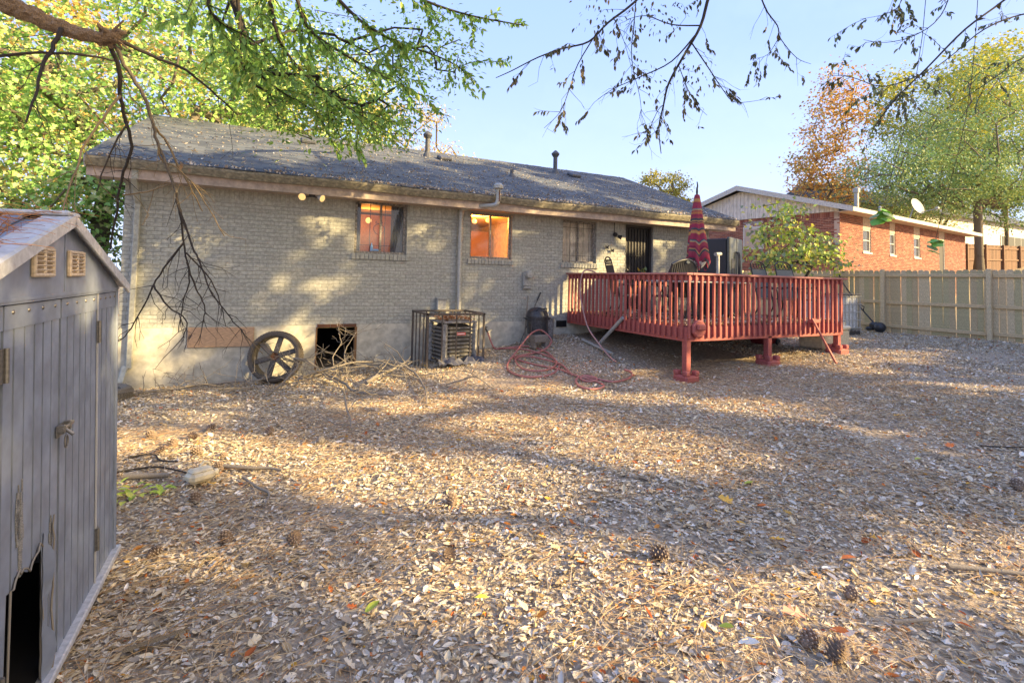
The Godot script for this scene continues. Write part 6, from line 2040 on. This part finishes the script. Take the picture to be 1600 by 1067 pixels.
	for k in 5:
		var c: Vector3 = [Vector3(6.1, 6.3, -6.7), Vector3(5.6, 6.4, -6.6), Vector3(4.7, 6.0, -6.6), Vector3(5.9, 5.3, -6.9), Vector3(7.2, 5.6, -6.9)][k]
		for i in 46:
			var q := rv(.32)
			mn.add(c + q, leaf_basis(Vector3(q.x, -.5, q.z) + rv(.3), Vector3.UP + rv(.5), rf(.05, .1)), pick(dark))
	# boughs that reach to the right, closer to the lens
	var es := [[22.87,12.51,-7.00, 20.09,10.55,-7.15, 18.09,9.24,-7.30, 16.32,7.79,-7.45, 15.03,6.72,-7.60, 14.36,5.93,-7.75], [25.56,11.80,-7.20, 21.82,10.62,-7.30, 19.50,9.62,-7.40, 17.82,8.50,-7.50, 16.64,7.73,-7.60], [16.21,7.63,-7.40, 15.15,7.17,-7.50, 14.30,6.93,-7.60, 13.24,7.00,-7.70, 12.54,6.93,-7.80], [27.61,11.37,-7.80, 23.54,9.79,-7.90, 21.91,8.87,-8.00, 20.42,8.04,-8.10, 19.05,7.31,-8.20], [17.54,10.64,-7.20, 16.69,9.26,-7.30, 15.59,8.50,-7.40, 14.42,8.08,-7.50, 13.62,8.01,-7.60], [15.31,10.28,-7.40, 15.19,9.42,-7.50, 14.78,9.01,-7.60, 13.66,8.60,-7.70]]
	var er := [.026, .02, .011, .016, .011, .009]
	var eg := [lin(92, 102, 60), lin(110, 120, 66), lin(80, 86, 58), lin(124, 116, 66)]  # right boughs: leaves darkened in colour to look shaded
	var hub := Vector3(8.6, 8.0, -1.6)
	b = MB.new(base)
	b.tube(smooth_path([fork, Vector3(7.2, 7.4, .2), hub, Vector3(10.5, 8.3, -2.6)], 4), taper(13, .1, .05), 8)
	part(o, "limb", b, M.bark)
	for i in es.size():
		var p := pts(es[i])
		for j in p.size(): p[j] = Vector3(p[j].x * .56, 1.7 + (p[j].y - 1.7) * .56, p[j].z * .56)
		if i in [0, 1, 3]: p.push_front(Vector3(10.5, 8.3, -2.6) + rv(.3))
		elif i != 2: p.push_front(hub.lerp(p[0], .6) + Vector3(0, .5, 0))
		p = smooth_path(p, 4)
		b = MB.new(base)
		b.tube(p, taper(p.size(), er[i], er[i] * .25), 6)
		var tw := []
		side_twigs(b, p.slice(3), 13, .5, .004, tw)
		part(o, "right_bough", b, M.bark_dark)
		for t in tw:
			if rng.randf() < .75: leaf_twig(mn, t, 24, .1, eg, .9, .25)
	# two sprigs of broad leaves hanging on thin shoots
	var bl := Many.new()
	b = MB.new(base)
	for s in [[Vector3(5.48, 2.42, -2.9), 9], [Vector3(6.45, 2.16, -2.9), 7]]:
		var q: Vector3 = s[0]
		b = MB.new(base)
		var p := smooth_path([q + Vector3(.5, 4.6, .3), q + Vector3(.35, 1.8, .2), q + Vector3(.12, .3, 0), q], 5)
		b.tube(p, taper(p.size(), .0035, .0025), 5)
		for k in int(s[1]):
			var a := k * TAU / float(s[1]) + .4
			bl.add(q + rv(.06) - base, leaf_basis(Vector3(cos(a), -.35 + rf(-.2, .25), sin(a)), Vector3(0, 1, .3), rf(.09, .14)), [lin(130, 176, 76), lin(116, 172, 70), lin(140, 160, 110)][k % 3])
		part(o, "shoot", b, M.bark_dark)
	many(o, "broad_leaves", bl, T.leaf_big, M.leaf)
	for i in mn.k:
		mn.b[i * 16 + 3] -= base.x; mn.b[i * 16 + 7] -= base.y; mn.b[i * 16 + 11] -= base.z
	many(o, "foliage", mn, T.leaf_oval, M.leaf_thick)

func trees() -> void:
	var maple := [lin(156, 198, 104), lin(144, 188, 98), lin(172, 206, 118), lin(190, 210, 132), lin(134, 176, 96), lin(210, 212, 148)]
	var yellow := [lin(214, 196, 110), lin(226, 206, 128), lin(190, 184, 90), lin(204, 170, 90)]
	make_tree("maple_tree", "bright yellow green maple standing past the left end of the house", Vector3(-3.5, -.2, -14.8), Vector3(-3.3, 3.6, -14.6), [[Vector3(-3.0, 6.6, -15.0), Vector3(3.6, 3.0, 2.4), 90], [Vector3(-6.4, 5.0, -15.0), Vector3(2.8, 3.0, 2.4), 70], [Vector3(-1.2, 7.6, -16.0), Vector3(3.0, 2.2, 2.0), 50], [Vector3(-4.6, 2.9, -14.0), Vector3(2.4, 1.4, 1.6), 40], [Vector3(1.6, 7.2, -17.5), Vector3(2.4, 1.8, 1.6), 34]], .19, 36000, .9, .11, maple, "maple")
	make_tree("yellow_tree", "pale yellow autumn tree behind the green maple at far left", Vector3(-9.5, -.3, -22), Vector3(-9.2, 3.5, -22), [[Vector3(-9, 6, -22), Vector3(4.5, 3.5, 3), 60], [Vector3(-5.5, 8.5, -24), Vector3(3.5, 3.5, 3), 40]], .2, 13000, 1.2, .2, yellow, "maple")
	make_tree("low_green_tree", "low dense green tree seen beneath the maple beside the shed", Vector3(-6.8, -.3, -12.6), Vector3(-6.7, 1.0, -12.6), [[Vector3(-6.5, 1.9, -12.8), Vector3(2.4, 1.5, 1.4), 40], [Vector3(-4.0, 1.1, -13.2), Vector3(1.4, 1.1, 1.2), 22]], .09, 8500, .7, .13, [lin(110, 136, 52), lin(140, 160, 62), lin(150, 146, 70), lin(96, 120, 50)], "oval")
	make_tree("back_tree_yellow_green", "yellow green tree rising behind the left half of the roof", Vector3(2.2, .5, -23), Vector3(2.2, 5, -23), [[Vector3(2.2, 8.4, -23), Vector3(2.8, 2.3, 2), 40], [Vector3(-.8, 8.6, -23), Vector3(2.0, 2.2, 2), 26]], .16, 7500, .9, .16, [lin(196, 190, 80), lin(170, 180, 66), lin(214, 198, 100)], "maple")
	make_tree("back_tree_tan", "thin tan yellow tree beside the left roof pipe", Vector3(7.3, .5, -26), Vector3(7.3, 6, -26), [[Vector3(7.0, 8.8, -26), Vector3(1.7, 2.2, 1.5), 26], [Vector3(8.6, 8.0, -26), Vector3(1.6, .9, 1.2), 12]], .11, 2200, .7, .15, [lin(206, 184, 110), lin(190, 164, 92), lin(214, 196, 130)], "oval")
	make_tree("back_tree_low", "small olive treetop barely above the ridge near the right pipe", Vector3(12.2, .5, -32), Vector3(12.2, 5, -32), [[Vector3(12.2, 7.9, -32), Vector3(1.5, .9, 1.2), 14]], .1, 900, .6, .16, [lin(170, 160, 76), lin(150, 146, 70)], "oval")
	make_tree("roadside_tree", "rounded olive yellow tree between the two houses", Vector3(32.2, 1.0, -35), Vector3(32.2, 6.0, -35), [[Vector3(32.0, 9.7, -35), Vector3(2.3, 2.2, 2.0), 36], [Vector3(33.8, 8.4, -35), Vector3(1.6, 1.6, 1.6), 18]], .2, 7500, .75, .17, [lin(166, 160, 62), lin(140, 140, 58), lin(190, 178, 80)], "maple")
	make_tree("orange_tree", "tall thin orange and tan tree behind the neighbouring roof", Vector3(36.5, 2.6, -22.5), Vector3(36.5, 7, -22.5), [[Vector3(36.4, 9.6, -22.5), Vector3(2.9, 2.4, 2.4), 40], [Vector3(36.8, 13.2, -22.6), Vector3(2.2, 2.7, 2.0), 34], [Vector3(37.8, 16.2, -22.8), Vector3(1.2, 1.9, 1.2), 16], [Vector3(34.2, 10.0, -22.2), Vector3(1.6, 2.0, 1.6), 18]], .15, 6200, 1.0, .19, [lin(206, 160, 78), lin(190, 150, 84), lin(214, 178, 98), lin(192, 136, 62), lin(170, 164, 90)], "maple")
	make_tree("green_shade_tree", "big soft green tree with spreading limbs behind the brown fence", Vector3(39.3, 2.9, -15.4), Vector3(39.1, 7.0, -15.4), [[Vector3(36.0, 8.0, -15.2), Vector3(3.0, 1.7, 2.6), 26], [Vector3(31.2, 8.2, -15.6), Vector3(2.4, 1.2, 2.0), 18], [Vector3(41.5, 8.0, -14.8), Vector3(3.0, 1.6, 2.4), 26], [Vector3(45, 7.6, -15.5), Vector3(3.0, 1.8, 2.4), 24], [Vector3(47.5, 10, -15.2), Vector3(3, 3, 2.5), 26], [Vector3(37.0, 9.4, -15.4), Vector3(4.4, 2.6, 3.4), 54], [Vector3(40.5, 13.0, -15.6), Vector3(4.6, 3.4, 3.4), 64], [Vector3(34.2, 7.9, -15.6), Vector3(2.6, 1.6, 2.2), 24], [Vector3(43.5, 10.0, -14.4), Vector3(3.2, 3.4, 3.0), 36]], .22, 36000, 1.3, .18, [lin(126, 156, 92), lin(110, 144, 88), lin(146, 170, 102), lin(164, 176, 106), lin(120, 148, 100)], "oval")
	make_tree("soft_green_tree", "soft grey green tree rising behind the brick house beside the orange one", Vector3(46, 3.5, -22), Vector3(46, 6, -22), [[Vector3(43, 7.4, -22), Vector3(3.6, 1.5, 1.5), 28], [Vector3(49, 8, -21.5), Vector3(4, 1.6, 1.5), 26], [Vector3(46, 12, -22), Vector3(4.0, 4.0, 3), 46], [Vector3(51, 13.5, -22), Vector3(3.5, 4.0, 3), 36], [Vector3(42.5, 9.5, -24.5), Vector3(2.6, 2.4, 2), 22], [Vector3(48, 8.5, -24.5), Vector3(3.6, 1.8, 2), 22]], .16, 21000, 1.3, .2, [lin(150, 170, 96), lin(134, 156, 92), lin(172, 182, 104), lin(186, 184, 112)], "oval")
	make_tree("yellow_shade_tree", "yellow green tree at the far right beyond the green one", Vector3(53, 4.3, -19), Vector3(53, 9, -19), [[Vector3(52, 13, -19), Vector3(5, 4.5, 4), 50], [Vector3(47, 16.5, -21), Vector3(4, 4, 4), 36], [Vector3(56, 19, -20), Vector3(5, 4, 4), 36]], .14, 16000, 1.5, .26, [lin(186, 186, 70), lin(204, 194, 84), lin(150, 166, 70)], "maple")
	make_tree("young_tree", "young broad leaved tree growing between the deck and the board fence", Vector3(14.2, .45, -9.9), Vector3(14.1, 1.3, -9.9), [[Vector3(13.1, 2.55, -9.7), Vector3(1.0, .55, .5), 20], [Vector3(14.3, 2.75, -9.8), Vector3(1.1, .65, .5), 26], [Vector3(13.0, 3.5, -9.8), Vector3(.5, .6, .4), 12], [Vector3(14.0, 3.6, -9.8), Vector3(.5, .4, .4), 8], [Vector3(15.4, 2.5, -9.7), Vector3(.8, .45, .4), 14]], .04, 1700, .42, .12, [lin(132, 156, 86), lin(154, 180, 74), lin(180, 196, 76), lin(136, 150, 116), lin(206, 196, 92)], "maple", "bark_dark")
	# trees behind the photographer: they lay the dapples on the yard
	var g := [lin(110, 140, 60), lin(130, 150, 64), lin(150, 150, 70), lin(176, 160, 80)]
	# their crowns have gaps that let long streaks of sun through to the ground, fewer higher up
	var gap := FastNoiseLite.new()
	gap.frequency = .55
	gap.seed = 12
	gap.fractal_octaves = 1
	var across := Vector3(.682, 0, -.731)
	var along := Vector3(.731, 0, .682)
	var lab := ["tall leafy tree directly behind the yard's left half", "tall leafy tree behind the yard's middle, nearest the lens", "tall leafy tree behind the yard's right half", "tall leafy tree where the board fence meets the back of the yard", "tall leafy tree standing outside the board fence", "tall leafy tree farthest right outside the board fence"]
	for i in 6:
		var p0 := .6 + i * 3.2
		var h0 := 15.0 + (i % 2) * 3.2
		var base := across * p0 + along * h0
		base.y = gy(base.x, base.z)
		var blobs := []
		var tries := 0
		while blobs.size() < 190 and tries < 3000:
			tries += 1
			var pp := p0 + rf(-2.1, 2.1)
			var qq := rf(-2.7, 6.4)
			var hh := h0 + rf(-1.6, 1.6)
			var cut := lerpf(-.06, -.40, smoothstep(1.6, 3.0, qq))
			if gap.get_noise_2d(pp * .9, qq) < cut: continue
			blobs.append([across * pp + along * hh + Vector3(0, (qq + .391 * hh) / .921, 0), Vector3.ZERO, 1])
		make_tree("shade_tree", lab[i], base, base + Vector3(0, 3.4, 0), blobs, .17, 12000, .32, .24, g, "oval", "bark", "leaf", .8, "trees behind the yard")

func _ready() -> void:
	setting()
	rng.seed = 20
	materials()
	ground()
	house()
	deck()
	deck_things()
	shed()
	yard_fence()
	brown_fence()
	neighbour()
	far_house()
	trees()
	overhead_trees()
	yard_things()
	litter()
